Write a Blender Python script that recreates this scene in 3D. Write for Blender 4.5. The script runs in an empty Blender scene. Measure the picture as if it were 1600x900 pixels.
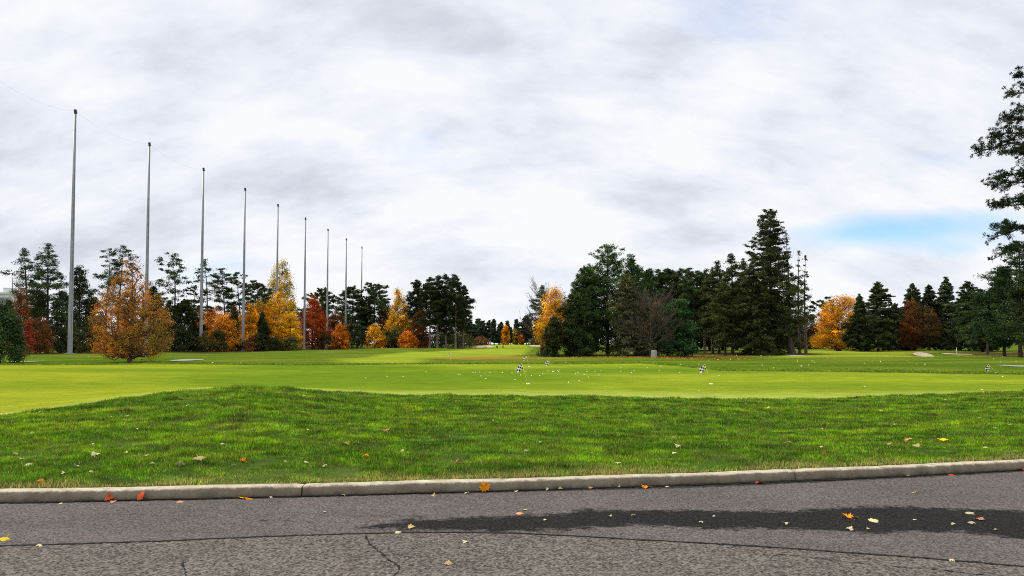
import bpy, math, random
import numpy as np
from mathutils import Vector, Matrix

random.seed(7)
SC = bpy.context.scene
COL = SC.collection
PI = math.pi
F = 1155.0                      # focal length in pixels of the 1600 px wide photograph
CAM_Z = 1.6
PITCH = math.atan(44.0 / F)     # half of the horizon's offset is tilt, half is lens shift
CP, SP = math.cos(PITCH), math.sin(PITCH)

# ------------------------------------------------------------------ camera
cam = bpy.data.cameras.new('camera')
cam.sensor_width = 36.0
cam.lens = F / 1600 * 36
cam.shift_y = 44.0 / 1600
cam.clip_start = 0.1
cam.clip_end = 6000
co = bpy.data.objects.new('camera', cam)
COL.objects.link(co)
co.location = (0, 0, CAM_Z)
co.rotation_euler = (PI / 2 + PITCH, 0, 0)
SC.camera = co


def ray(px, py):
    xc = (px - 800) / F
    yc = (450 - py + 44) / F
    d = np.array([xc, CP - SP * yc, SP + CP * yc])
    return d / d[1]


def at_depth(px, py, d):
    r = ray(px, py)
    return r[0] * d, d, CAM_Z + r[2] * d


# ------------------------------------------------------------------ tagging
def tag(o, label=None, cat=None, group=None, kind=None):
    if label: o['label'] = label
    if cat: o['category'] = cat
    if group: o['group'] = group
    if kind: o['kind'] = kind
    return o


def empty(name, loc, rz=0.0):
    o = bpy.data.objects.new(name, None)
    COL.objects.link(o)
    o.empty_display_size = 0.2
    o.location = loc
    o.rotation_euler = (0, 0, rz)
    return o


def link_mesh(name, me, parent=None, loc=None):
    o = bpy.data.objects.new(name, me)
    COL.objects.link(o)
    if parent is not None: o.parent = parent
    if loc is not None: o.location = loc
    return o


def np_mesh(name, V, Fc, mat, tint=None, smooth=False, uvattr=None):
    """V (n,3); Fc (m,k) all polygons with k corners"""
    V = np.asarray(V, dtype=np.float32); Fc = np.asarray(Fc, dtype=np.int32)
    me = bpy.data.meshes.new(name)
    m, k = Fc.shape
    me.vertices.add(len(V)); me.vertices.foreach_set('co', V.ravel())
    me.loops.add(m * k); me.loops.foreach_set('vertex_index', Fc.ravel())
    me.polygons.add(m)
    me.polygons.foreach_set('loop_start', np.arange(0, m * k, k, dtype=np.int32))
    me.polygons.foreach_set('loop_total', np.full(m, k, dtype=np.int32))
    if smooth: me.polygons.foreach_set('use_smooth', np.ones(m, dtype=bool))
    me.update(calc_edges=True)
    if tint is not None:
        a = me.color_attributes.new('tint', 'FLOAT_COLOR', 'POINT')
        t = np.ones((len(V), 4), dtype=np.float32); t[:, :tint.shape[1]] = tint
        a.data.foreach_set('color', t.ravel())
    me.materials.append(mat)
    return me


class MB:
    """collects quads/tris with python lists, one mesh"""
    def __init__(s): s.v = []; s.f = []; s.m = []

    def add(s, vs, fs, mi=0):
        b = len(s.v); s.v += [tuple(v) for v in vs]
        for f in fs: s.f.append([b + i for i in f]); s.m.append(mi)

    def box(s, c, sz, mi=0, rz=0.0):
        x, y, z = [q / 2 for q in sz]
        cs, sn = math.cos(rz), math.sin(rz)
        vs = []
        for dz in (-z, z):
            for dx, dy in ((-x, -y), (x, -y), (x, y), (-x, y)):
                vs.append((c[0] + dx * cs - dy * sn, c[1] + dx * sn + dy * cs, c[2] + dz))
        s.add(vs, [(0, 3, 2, 1), (4, 5, 6, 7), (0, 1, 5, 4), (1, 2, 6, 5), (2, 3, 7, 6), (3, 0, 4, 7)], mi)

    def tube(s, pts, rad, n=8, mi=0, cap=True):
        V, Q = tube_np(pts, rad, n)
        fs = [tuple(q) for q in Q]
        if cap:
            L = len(pts)
            fs.append(tuple(range(n - 1, -1, -1))); fs.append(tuple((L - 1) * n + i for i in range(n)))
        s.add([tuple(v) for v in V], fs, mi)

    def build(s, name, mats, parent=None, smooth=False, loc=None):
        me = bpy.data.meshes.new(name)
        me.from_pydata(s.v, [], s.f)
        for m in (mats if isinstance(mats, (list, tuple)) else [mats]): me.materials.append(m)
        me.polygons.foreach_set('material_index', s.m)
        if smooth: me.polygons.foreach_set('use_smooth', [True] * len(s.f))
        me.update()
        return link_mesh(name, me, parent, loc)


def tube_np(pts, rad, n=6):
    P = np.asarray(pts, float); R = np.asarray(rad, float)
    T = np.gradient(P, axis=0)
    T /= np.linalg.norm(T, axis=1)[:, None] + 1e-9
    ref = np.where(np.abs(T[:, 2:3]) > 0.9, np.array([[1.0, 0, 0]]), np.array([[0, 0, 1.0]]))
    A = np.cross(T, ref); A /= np.linalg.norm(A, axis=1)[:, None] + 1e-9
    B = np.cross(T, A)
    th = np.linspace(0, 2 * PI, n, endpoint=False)
    V = P[:, None, :] + R[:, None, None] * (np.cos(th)[None, :, None] * A[:, None, :] + np.sin(th)[None, :, None] * B[:, None, :])
    L = len(P)
    i = np.arange(L - 1)[:, None]; j = np.arange(n)[None, :]; j2 = (j + 1) % n
    Q = np.stack([i * n + j, i * n + j2, (i + 1) * n + j2, (i + 1) * n + j], -1).reshape(-1, 4)
    return V.reshape(-1, 3), Q


class Tubes:
    def __init__(s): s.V = []; s.Q = []; s.n = 0

    def add(s, pts, rad, n=6):
        V, Q = tube_np(pts, rad, n)
        s.V.append(V); s.Q.append(Q + s.n); s.n += len(V)

    def mesh(s, name, mat):
        return np_mesh(name, np.concatenate(s.V), np.concatenate(s.Q), mat, smooth=True)


# ------------------------------------------------------------------ materials
class N:
    """small node-tree helper"""
    def __init__(s, name):
        s.m = bpy.data.materials.new(name); s.m.use_nodes = True
        s.t = s.m.node_tree; s.t.nodes.clear()
        s.out = s.t.nodes.new('ShaderNodeOutputMaterial')

    def n(s, typ, **kw):
        nd = s.t.nodes.new(typ)
        for k, v in kw.items(): setattr(nd, k, v)
        return nd

    def l(s, a, b): s.t.links.new(a, b)

    def val(s, sock, v):
        if isinstance(v, bpy.types.NodeSocket): s.l(v, sock)
        elif isinstance(v, (tuple, list)): sock.default_value = tuple(v) + ((1,) if len(v) == 3 and sock.type == 'RGBA' else ())
        else: sock.default_value = v

    def pos(s): return s.n('ShaderNodeNewGeometry').outputs['Position']

    def objco(s): return s.n('ShaderNodeTexCoord').outputs['Object']

    def attr(s, name='tint'):
        a = s.n('ShaderNodeAttribute'); a.attribute_name = name; return a

    def mapping(s, vec, scale):
        m = s.n('ShaderNodeMapping'); s.l(vec, m.inputs['Vector']); m.inputs['Scale'].default_value = scale
        return m.outputs[0]

    def noise(s, vec, scale, detail=4, rough=0.55, dist=0.0):
        t = s.n('ShaderNodeTexNoise'); s.l(vec, t.inputs['Vector'])
        t.inputs['Scale'].default_value = scale; t.inputs['Detail'].default_value = detail
        t.inputs['Roughness'].default_value = rough; t.inputs['Distortion'].default_value = dist
        return t.outputs['Fac']

    def vor(s, vec, scale, out='Color'):
        t = s.n('ShaderNodeTexVoronoi'); s.l(vec, t.inputs['Vector']); t.inputs['Scale'].default_value = scale
        return t.outputs[out]

    def ramp(s, fac, stops):
        r = s.n('ShaderNodeValToRGB'); s.l(fac, r.inputs[0])
        e = r.color_ramp.elements
        while len(e) < len(stops): e.new(0.5)
        for el, (p, c) in zip(e, stops):
            el.position = p
            el.color = (c, c, c, 1) if isinstance(c, (int, float)) else tuple(c) + (1,)
        return r.outputs[0]

    def mix(s, fac, a, b, mode='MIX'):
        x = s.n('ShaderNodeMix', data_type='RGBA', blend_type=mode)
        s.val(x.inputs[0], fac); s.val(x.inputs[6], a); s.val(x.inputs[7], b)
        return x.outputs[2]

    def math(s, op, a, b=0.0, clamp=False):
        x = s.n('ShaderNodeMath', operation=op); x.use_clamp = clamp
        s.val(x.inputs[0], a); s.val(x.inputs[1], b)
        return x.outputs[0]

    def bsdf(s, col, rough=0.8, spec=0.3, bump=None, bstr=0.3, bdist=0.02, metal=0.0):
        p = s.n('ShaderNodeBsdfPrincipled')
        s.val(p.inputs['Base Color'], col); s.val(p.inputs['Roughness'], rough)
        s.val(p.inputs['Specular IOR Level'], spec); p.inputs['Metallic'].default_value = metal
        if bump is not None:
            b = s.n('ShaderNodeBump'); s.l(bump, b.inputs['Height'])
            b.inputs['Strength'].default_value = bstr; b.inputs['Distance'].default_value = bdist
            s.l(b.outputs[0], p.inputs['Normal'])
        return p

    def done(s, shader):
        s.l(shader.outputs[0], s.out.inputs['Surface']); return s.m


def foliage_mat(name, transl=0.3, rough=0.75, hue=None):
    k = N(name)
    a = k.attr('tint').outputs['Color']
    nz = k.noise(k.pos(), 0.55, 4)
    c = k.mix(1.0, a, k.ramp(nz, [(0.32, (0.64, 0.68, 0.58)), (0.5, (1.0, 1.03, 0.80)), (0.68, (1.55, 1.45, 0.88))]), 'MULTIPLY')
    p = k.bsdf(c, rough, 0.03)
    if transl <= 0: return k.done(p)
    tr = k.n('ShaderNodeBsdfTranslucent'); k.l(c, tr.inputs[0])
    mx = k.n('ShaderNodeMixShader'); mx.inputs[0].default_value = transl
    k.l(p.outputs[0], mx.inputs[1]); k.l(tr.outputs[0], mx.inputs[2])
    return k.done(mx)


def bark_mat(name, c1, c2):
    k = N(name)
    co_ = k.mapping(k.objco(), (6, 6, 1.2))
    nz = k.noise(co_, 1.6, 6, 0.65)
    return k.done(k.bsdf(k.ramp(nz, [(0.35, c1), (0.68, c2)]), 0.92, 0.1, nz, 0.6, 0.05))


def plain_mat(name, c, rough=0.6, spec=0.3, var=0.12, scale=8.0, metal=0.0):
    k = N(name)
    nz = k.noise(k.objco(), scale, 5)
    lo = tuple(x * (1 - var) for x in c); hi = tuple(min(1, x * (1 + var)) for x in c)
    return k.done(k.bsdf(k.ramp(nz, [(0.3, lo), (0.7, hi)]), rough, spec, nz, 0.1, 0.01, metal))


M = {}
M['needle'] = foliage_mat('conifer_needles', 0.12)
M['leaf'] = foliage_mat('autumn_leaves', 0.38)
M['fallen'] = foliage_mat('fallen_leaf_surface', 0.12, 0.6)
M['bark'] = bark_mat('brown_bark', (0.05, 0.038, 0.03), (0.16, 0.125, 0.10))
M['bark_dark'] = bark_mat('dark_bark', (0.025, 0.02, 0.017), (0.085, 0.068, 0.055))
M['bark_red'] = bark_mat('red_pine_bark', (0.09, 0.06, 0.045), (0.27, 0.20, 0.16))
M['twig'] = bark_mat('bare_twigs', (0.065, 0.05, 0.04), (0.15, 0.115, 0.09))
M['yellow_paint'] = plain_mat('yellow_paint', (0.75, 0.62, 0.05), 0.4)
M['black_cloth'] = plain_mat('black_cloth', (0.015, 0.02, 0.025), 0.85)
M['white_cloth'] = plain_mat('white_cloth', (0.82, 0.82, 0.82), 0.8)
M['cup'] = plain_mat('white_plastic', (0.85, 0.85, 0.80), 0.4)
M['ball'] = plain_mat('ball_white', (0.9, 0.9, 0.86), 0.3, 0.5, 0.03)
M['stone'] = plain_mat('pale_stone', (0.25, 0.25, 0.24), 0.85, 0.2, 0.25, 6)
M['cladding'] = plain_mat('white_cladding', (0.62, 0.63, 0.64), 0.6, 0.3, 0.05, 0.5)
M['dark_band'] = plain_mat('grey_band', (0.22, 0.24, 0.27), 0.5)
M['glass'] = plain_mat('dark_glass', (0.04, 0.05, 0.06), 0.12, 0.6)
M['cable'] = plain_mat('dark_cable', (0.12, 0.12, 0.12), 0.6)
M['cap'] = plain_mat('dark_steel', (0.05, 0.05, 0.055), 0.5)

# galvanised steel with vertical streaks
k = N('galvanised_steel')
oc = k.objco()
st = k.noise(k.mapping(oc, (9, 9, 0.25)), 2.0, 5)
bl = k.noise(oc, 0.7, 4)
c = k.mix(0.5, k.ramp(st, [(0.3, (0.17, 0.18, 0.19)), (0.7, (0.36, 0.37, 0.38))]), k.ramp(bl, [(0.35, (0.18, 0.19, 0.2)), (0.65, (0.33, 0.34, 0.35))]))
M['steel'] = k.done(k.bsdf(c, 0.5, 0.4, st, 0.1, 0.01, 0.25))

# ------------------------------------------------------------------ terrain function
_kx = np.array([-5.2, -2.72, 0, 3.02, 6.6]); _ky = np.array([7.53, 7.84, 8.12, 8.72, 9.52])
_kp = np.polyfit(_kx, _ky, 3)


def kerb_y(X):
    """front foot of the kerb as a function of X (linear outside the surveyed part)"""
    X = np.asarray(X, float)
    Xc = np.clip(X, -5.5, 7.0)
    d = np.polyval(np.polyder(_kp), Xc)
    return np.polyval(_kp, Xc) + (X - Xc) * np.clip(d, 0.08, 0.26)


KW = 0.15                       # kerb width (depth in Y)


def back_y(X): return kerb_y(X) + KW


_fp = [-400, 0, 100, 200, 300, 380, 450, 540, 620, 800, 1000, 1200, 1300, 1450, 1600, 2000]
_fd = [12.5, 13.5, 14.4, 15.5, 16.5, 17, 17.4, 17.9, 18.1, 18.3, 18.6, 19.1, 19.6, 20.6, 21.6, 24]
_fy = [690, 650, 637, 622, 609.5, 604.5, 607.5, 614.5, 618.5, 620.5, 623.5, 625.5, 624, 618, 611.5, 598]
_fz = [CAM_Z - (y - 538) / F * d for y, d in zip(_fy, _fd)]
_bp = [-400, 0, 280, 450, 600, 800, 1000, 1060, 1130, 1300, 1600, 2000]
_bd = [46, 46, 45.5, 44.5, 48, 48, 47, 42, 36.5, 34, 33, 33]
_by = [568.5, 569, 570, 571, 569, 568.5, 569, 573, 579.5, 582, 584, 584]
_bz = [CAM_Z - (y - 538) / F * d for y, d in zip(_by, _bd)]


def column(u):
    px = 800 + F * np.asarray(u, float)
    Yf = np.interp(px, _fp, _fd); zf = np.interp(px, _fp, _fz)
    Yb = np.interp(px, _bp, _bd); zb = np.interp(px, _bp, _bz)
    return px, Yf, zf, Yb, zb


def solve_back(u):
    u = np.asarray(u, float); Y = np.full_like(u, 8.3)
    for _ in range(40): Y = 0.5 * Y + 0.5 * np.clip(back_y(u * Y), 3.0, 60)
    return Y


def wav(X, Y):
    return (0.5 * np.sin(X * 0.19 + 1.3 * np.sin(Y * 0.11)) + 0.3 * np.sin(Y * 0.23 + X * 0.07 + 2) + 0.2 * np.sin(X * 0.41 - Y * 0.33))


def zfun(X, Y):
    X = np.atleast_1d(np.asarray(X, float)); Y = np.atleast_1d(np.asarray(Y, float))
    shp = X.shape; X = X.ravel(); Y = Y.ravel()
    u = X / np.maximum(Y, 0.5)
    px, Yf, zf, Yb, zb = column(u)
    Yk = solve_back(u)
    L = Yf - Yk
    o = np.ones_like(u)
    farz = np.interp(px, [300, 700, 1000, 1300, 1600], [0, 0, 0.1, 0.28, 0.1])
    dip = np.interp(px, [0, 280, 400, 500, 600, 800], [0.0, 0.0, -0.10, -0.05, 0.0, 0.0])
    KY = np.stack([Yk, Yk + 0.3 * L, Yk + 0.7 * L, Yf, Yf + 0.25 * (Yb - Yf), Yf + 0.6 * (Yb - Yf), Yb, Yb + 14, 95 * o, 130 * o, 200 * o, 320 * o, 450 * o, 1500 * o])
    zg = np.minimum(zf, 0.30)
    KZ = np.stack([0.108 * o, 0.108 + (zf - 0.108) * 0.30, 0.108 + (zf - 0.108) * 0.74, zf, zg * 0.6 + 0.4 * zb - 0.02 + dip, 0.3 * zg + 0.7 * zb - 0.01 + dip * 0.5, zb,
                   zb + 0.05, 0.36 * o, 0.42 * o + farz * 0.5, 0.52 * o + farz, 1.25 * o, 1.45 * o, 2.0 * o])
    h = np.diff(KY, axis=0); dl = np.diff(KZ, axis=0) / h
    m = np.zeros_like(KY)
    m[0] = dl[0]; m[-1] = dl[-1]
    same = dl[:-1] * dl[1:] > 0
    with np.errstate(divide='ignore', invalid='ignore'):
        hm = 2 * dl[:-1] * dl[1:] / (dl[:-1] + dl[1:])
    m[1:-1] = np.where(same, hm, 0.0)
    Z = np.where(Y <= KY[0], KZ[0], KZ[-1])
    for i in range(len(KY) - 1):
        s = (Y >= KY[i]) & (Y <= KY[i + 1])
        if not s.any(): continue
        t = (Y[s] - KY[i][s]) / h[i][s]; hh = h[i][s]
        Z[s] = ((1 + 2 * t) * (1 - t) ** 2 * KZ[i][s] + t * (1 - t) ** 2 * hh * m[i][s]
                + t * t * (3 - 2 * t) * KZ[i + 1][s] + t * t * (t - 1) * hh * m[i + 1][s])
    amp = np.interp(Y, [9, 12, 17, 21, 40, 60, 90, 150], [0, 0.02, 0.02, 0.03, 0.07, 0.13, 0.18, 0.28])
    Z = Z + amp * wav(X, Y)
    # low turf lip where the rough begins behind the green
    Z = Z + 0.05 * np.clip((Y - Yb) / 0.25, 0, 1) * np.clip((80 - Y) / 30, 0, 1)
    return Z.reshape(shp)


def gz(x, y): return float(zfun(x, y)[0])


def ground_hit(px, py, ymin=None, dmax=400):
    """first point of the terrain (or road at z = 0) that the pixel's ray meets"""
    r = ray(px, py)
    if r[2] >= -1e-4: return None
    ykb = float(solve_back(np.array([r[0]]))[0])
    t0 = -CAM_Z / r[2]
    if t0 < ykb - KW: return np.array([r[0] * t0, t0, 0.0])
    ts = np.geomspace(ykb, dmax, 900)
    z = CAM_Z + r[2] * ts; g = zfun(r[0] * ts, ts)
    idx = np.nonzero(z <= g)[0]
    if len(idx) == 0: return None
    i = idx[0]
    if i == 0: return np.array([r[0] * ts[0], ts[0], g[0]])
    a, b = ts[i - 1], ts[i]
    for _ in range(25):
        mth = (a + b) / 2
        if CAM_Z + r[2] * mth <= gz(r[0] * mth, mth): b = mth
        else: a = mth
    return np.array([r[0] * b, b, gz(r[0] * b, b)])


def grid_obj(name, U, rows_fn, nr, mat, zoff=0.0, tint_fn=None):
    V = []
    for s in np.linspace(0, 1, nr):
        Y = rows_fn(U, s); X = U * Y
        V.append(np.stack([X, Y, zfun(X, Y) + zoff], -1))
    V = np.concatenate(V); n = len(U)
    i = np.arange(nr - 1)[:, None]; j = np.arange(n - 1)[None, :]
    Q = np.stack([i * n + j, i * n + j + 1, (i + 1) * n + j + 1, (i + 1) * n + j], -1).reshape(-1, 4)
    tint = tint_fn(V) if tint_fn else None
    return tag(link_mesh(name, np_mesh(name, V, Q, mat, tint, True)), kind='structure')


# ------------------------------------------------------------------ ground materials
def turf(name, cols, fine=60, streak=(0.5, 1.6, 1), patch=0.5, rough=0.9, bd=0.02, bs=0.5, zones=False, greens=False):
    k = N(name)
    P = k.pos()
    big = k.noise(k.mapping(P, streak), patch, 5, 0.6, 0.4)
    sm = k.noise(P, fine, 3, 0.7)
    mid = k.noise(k.mapping(P, (0.7, 1.2, 1)), 1.5 if greens else 5.0, 5, 0.65)
    base = k.ramp(big, [(0.32, cols[0]), (0.5, cols[1]), (0.68, cols[2])])
    base = k.mix(1.0, base, k.ramp(mid, [(0.28, 0.74), (0.72, 1.20)]), 'MULTIPLY')
    base = k.mix(1.0, base, k.ramp(sm, [(0.25, 0.72), (0.75, 1.28)]), 'MULTIPLY')
    if greens:
        a = k.attr('tint')
        sep = k.n('ShaderNodeSeparateColor'); k.l(a.outputs['Color'], sep.inputs[0])
        wob = k.math('MULTIPLY', k.math('SUBTRACT', k.noise(k.mapping(P, (0.3, 1, 1)), 0.5, 5, 0.6), 0.5), 0.8)
        for i_ in range(3):
            f_ = k.math('ADD', sep.outputs[i_], k.math('MULTIPLY', wob, (0.9, 0.8, 0.25)[i_]))
            base = k.mix(k.ramp(f_, [(0.2, 0.0), (0.9, 0.9)]), base, k.mix(1.0, k.mix(1.0, greens[i_], k.ramp(sm, [(0.2, 0.72), (0.8, 1.28)]), 'MULTIPLY'), k.ramp(mid, [(0.28, 0.80), (0.72, 1.18)]), 'MULTIPLY'))
    if zones:
        a = k.attr('tint')
        sep = k.n('ShaderNodeSeparateColor'); k.l(a.outputs['Color'], sep.inputs[0])
        wob = k.math('SUBTRACT', k.noise(k.mapping(P, (0.4, 1, 1)), 0.35, 5, 0.65), 0.5)
        fair = k.ramp(k.math('ADD', sep.outputs[0], k.math('MULTIPLY', wob, 0.5)), [(0.25, 0.0), (0.75, 1.0)])
        dirt_shade = k.ramp(k.math('ADD', sep.outputs[1], k.math('MULTIPLY', wob, 1.6)), [(0.4, 0.0), (0.75, 1.0)])
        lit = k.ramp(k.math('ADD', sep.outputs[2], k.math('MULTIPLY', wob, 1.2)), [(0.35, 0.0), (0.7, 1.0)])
        fcol = k.mix(1.0, zones[0], k.ramp(sm, [(0.2, 0.8), (0.8, 1.2)]), 'MULTIPLY')
        fcol = k.mix(1.0, fcol, k.ramp(big, [(0.3, 0.8), (0.7, 1.2)]), 'MULTIPLY')
        base = k.mix(fair, base, fcol)
        base = k.mix(k.math('MULTIPLY', dirt_shade, 0.8), base, k.mix(1.0, zones[1], k.ramp(mid, [(0.2, 0.7), (0.8, 1.3)]), 'MULTIPLY'))
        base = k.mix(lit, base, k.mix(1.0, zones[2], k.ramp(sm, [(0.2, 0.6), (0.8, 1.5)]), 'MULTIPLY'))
    return k.done(k.bsdf(base, rough, 0.0, sm, bs, bd))


M['bank'] = turf('bank_thatch', ((0.030, 0.050, 0.010), (0.045, 0.075, 0.014), (0.07, 0.085, 0.022)), 45)
M['green'] = turf('putting_turf', ((0.130, 0.182, 0.012), (0.185, 0.230, 0.015), (0.235, 0.262, 0.022)), 16, (0.25, 0.9, 1), 0.28, 0.85, 0.02, 0.45, greens=((0.215, 0.235, 0.016), (0.090, 0.152, 0.010), (0.250, 0.290, 0.055)))
M['rough'] = turf('rough_turf', ((0.050, 0.090, 0.008), (0.080, 0.125, 0.011), (0.145, 0.150, 0.020)), 6, (0.35, 1.0, 1), 0.24, 0.9, 0.06, 0.8,
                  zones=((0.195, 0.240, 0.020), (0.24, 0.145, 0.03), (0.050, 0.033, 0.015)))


def smooth_blob(V, px, d, rx, ry):
    X0 = (px - 800) / F * d
    q = ((V[:, 0] - X0) / rx) ** 2 + ((V[:, 1] - d) / ry) ** 2
    return np.clip(1.25 - 0.62 * np.sqrt(q), 0, 1)


def green_zone(V):
    t = np.zeros((len(V), 3))
    u = V[:, 0] / np.maximum(V[:, 1], 1); px, Yf, zf, Yb, zb = column(u)
    Y = V[:, 1]
    t[:, 0] = np.clip((560 - px) / 420, 0, 1) * 0.75
    t[:, 1] = np.maximum.reduce([smooth_blob(V, 610, 30, 6.5, 6), smooth_blob(V, 520, 41, 5, 4), smooth_blob(V, 250, 36, 7, 3) * 0.6, smooth_blob(V, 60, 24, 4, 2.5) * 0.5, smooth_blob(V, 900, 37, 12, 4) * 0.7, smooth_blob(V, 1350, 24, 7, 2.5) * 0.5])
    t[:, 1] = np.clip(t[:, 1] * 1.35, 0, 1)  # slope shading of the swales painted in as darker turf
    t[:, 2] = np.clip(1 - (Y - Yf) / np.interp(px, [0, 300, 600, 800, 1300, 1600], [1.1, 2.5, 3.2, 3.6, 3.0, 1.2]), 0, 1) ** 0.7
    return t


def rough_zone(V):
    t = np.zeros((len(V), 3))
    u = V[:, 0] / np.maximum(V[:, 1], 1); px = 800 + F * u
    Y = V[:, 1]
    # the long fairway that leads away between the two groups of trees
    lo = np.interp(Y, [50, 80, 150, 300], [470, 560, 690, 740]); hi = np.interp(Y, [50, 80, 150, 300], [790, 830, 845, 840])
    f = np.clip((px - lo) / 50, 0, 1) * np.clip((hi - px) / 30, 0, 1) * np.clip((Y - 62) / 12, 0, 1)
    # mown ground on the other side, in front of the spruces
    lo = np.interp(Y, [45, 70, 120, 250], [1150, 1180, 1230, 1260]); hi = np.interp(Y, [45, 70, 120, 250], [1500, 1560, 1480, 1330])
    g = np.clip((px - lo) / 60, 0, 1) * np.clip((hi - px) / 60, 0, 1) * np.clip((Y - 62) / 10, 0, 1)
    s = np.clip((px - 480) / 80, 0, 1) * np.clip((700 - px) / 60, 0, 1) * np.clip((Y - 48.5) / 1.5, 0, 1) * np.clip((75 - Y) / 6, 0, 1) * 0.75
    t[:, 0] = np.maximum(np.maximum(f, g * 0.85), s)
    t[:, 1] = np.maximum.reduce([smooth_blob(V, 750, 66, 4.2, 5), smooth_blob(V, 845, 62, 4.0, 5) * 0.75, smooth_blob(V, 1480, 80, 6, 6) * 0.8, smooth_blob(V, 1300, 240, 9, 30)])
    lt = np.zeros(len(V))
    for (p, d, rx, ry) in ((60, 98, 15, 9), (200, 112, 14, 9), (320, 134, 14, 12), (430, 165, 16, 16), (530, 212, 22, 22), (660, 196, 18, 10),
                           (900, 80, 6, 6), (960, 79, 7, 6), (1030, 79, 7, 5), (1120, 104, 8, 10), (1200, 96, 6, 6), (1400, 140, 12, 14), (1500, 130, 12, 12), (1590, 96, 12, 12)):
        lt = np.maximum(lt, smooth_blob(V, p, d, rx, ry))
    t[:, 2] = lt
    return t


U = np.concatenate([np.linspace(-2.5, -1.0, 60), np.linspace(-0.99, 0.99, 420), np.linspace(1.0, 2.5, 60)])
UC = column(U)
YK, YF, YB = solve_back(U), UC[1], UC[3]
YF = np.maximum(YF, YK + 1.0); YB = np.maximum(YB, YF + 2.0)
grid_obj('grass_bank', U, lambda u, s: YK + (YF - YK) * s, 60, M['bank'])
grid_obj('putting_green', U, lambda u, s: YF + (YB - YF) * s, 110, M['green'], 0, green_zone)
grid_obj('rough_ground', U, lambda u, s: YB * (1500 / YB) ** (s ** 1.25), 150, M['rough'], 0, rough_zone)

# wide base sheet under everything and behind the camera
mb = MB(); mb.add([(-4000, -4000, -0.4), (4000, -4000, -0.4), (4000, 4000, -0.4), (-4000, 4000, -0.4)], [(0, 1, 2, 3)])
tag(mb.build('ground', M['bank']), kind='structure')

# ------------------------------------------------------------------ road
k = N('asphalt')
P = k.pos()
sep = k.n('ShaderNodeSeparateColor'); k.l(k.attr('tint').outputs['Color'], sep.inputs[0])
old, wet, dirt_shade = sep.outputs[0], sep.outputs[1], sep.outputs[2]
ag = k.vor(P, 76, 'Color'); agb = k.n('ShaderNodeRGBToBW'); k.l(ag, agb.inputs[0])
ag2 = k.vor(P, 52, 'Color'); agb2 = k.n('ShaderNodeRGBToBW'); k.l(ag2, agb2.inputs[0])
fine = k.noise(P, 130, 3, 0.7)
pat = k.noise(k.mapping(P, (0.6, 1.4, 1)), 1.3, 6, 0.65)
newc = k.mix(agb.outputs[0], (0.034, 0.0295, 0.026), (0.160, 0.141, 0.128))
oldc = k.mix(k.ramp(agb2.outputs[0], [(0.2, 0.0), (0.8, 1.0)]), (0.020, 0.0165, 0.013), (0.195, 0.167, 0.138))
oldc = k.mix(0.38, oldc, k.mix(agb.outputs[0], (0.014, 0.012, 0.011), (0.20, 0.178, 0.160)))
base = k.mix(old, newc, oldc)
base = k.mix(1.0, base, k.ramp(pat, [(0.25, 0.80), (0.75, 1.18)]), 'MULTIPLY')
base = k.mix(1.0, base, k.ramp(fine, [(0.2, 0.75), (0.8, 1.25)]), 'MULTIPLY')
wn = k.math('SUBTRACT', k.noise(k.mapping(P, (1, 1.3, 1)), 5.0, 10, 0.82), 0.5)
wmask = k.ramp(k.math('ADD', wet, k.math('MULTIPLY', wn, 1.7)), [(0.40, 0.0), (0.50, 0.6), (0.58, 1.0)])
base = k.mix(k.math('MULTIPLY', wmask, 0.93), base, k.mix(agb.outputs[0], (0.004, 0.0036, 0.0036), (0.023, 0.021, 0.0205)))
dn = k.math('SUBTRACT', k.noise(P, 9, 6, 0.7), 0.5)
dmask = k.ramp(k.math('ADD', dirt_shade, k.math('MULTIPLY', dn, 0.9)), [(0.45, 0.0), (0.62, 1.0)])
base = k.mix(k.math('MULTIPLY', dmask, 0.85), base, (0.018, 0.015, 0.012))  # kerb-foot shadow goes into the colour here, along with gutter debris
rgh = k.math('SUBTRACT', 0.95, k.math('MULTIPLY', wmask, 0.05))
bmp = k.math('ADD', agb2.outputs[0], agb.outputs[0])
M['asphalt'] = k.done(k.bsdf(base, rgh, 0.02, bmp, 0.6, 0.008))


def road_pt(px, py):
    r = ray(px, py); t = -CAM_Z / r[2]
    return np.array([r[0] * t, t])


seam_px = [(-300, 868), (0, 853), (120, 850), (240, 846), (330, 842), (430, 838), (560, 834), (640, 832), (720, 832), (800, 833), (900, 838), (1000, 843.5), (1100, 849), (1200, 855), (1300, 862), (1400, 869), (1500, 877), (1600, 886), (1900, 915)]
seam = np.array([road_pt(*p) for p in seam_px])
wet_top = [(380, 833), (430, 828), (500, 823), (560, 820), (590, 812), (640, 807), (700, 808), (780, 807), (880, 803), (905, 796), (960, 797), (1010, 798), (1040, 797), (1100, 798), (1190, 799), (1250, 798), (1300, 794), (1350, 792), (1420, 792), (1500, 795), (1560, 797), (1620, 800), (1720, 806)]
wet_bot = [(380, 838), (430, 836), (500, 835), (560, 833), (590, 831.5), (640, 831), (700, 831), (780, 831), (880, 828), (905, 826), (960, 823), (1010, 821), (1040, 822), (1100, 827), (1190, 826), (1250, 827), (1300, 831), (1350, 833), (1420, 831), (1500, 830), (1560, 838), (1620, 846), (1720, 850)]
wt = np.array([road_pt(*p) for p in wet_top]); wb = np.array([road_pt(*p) for p in wet_bot])


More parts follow.
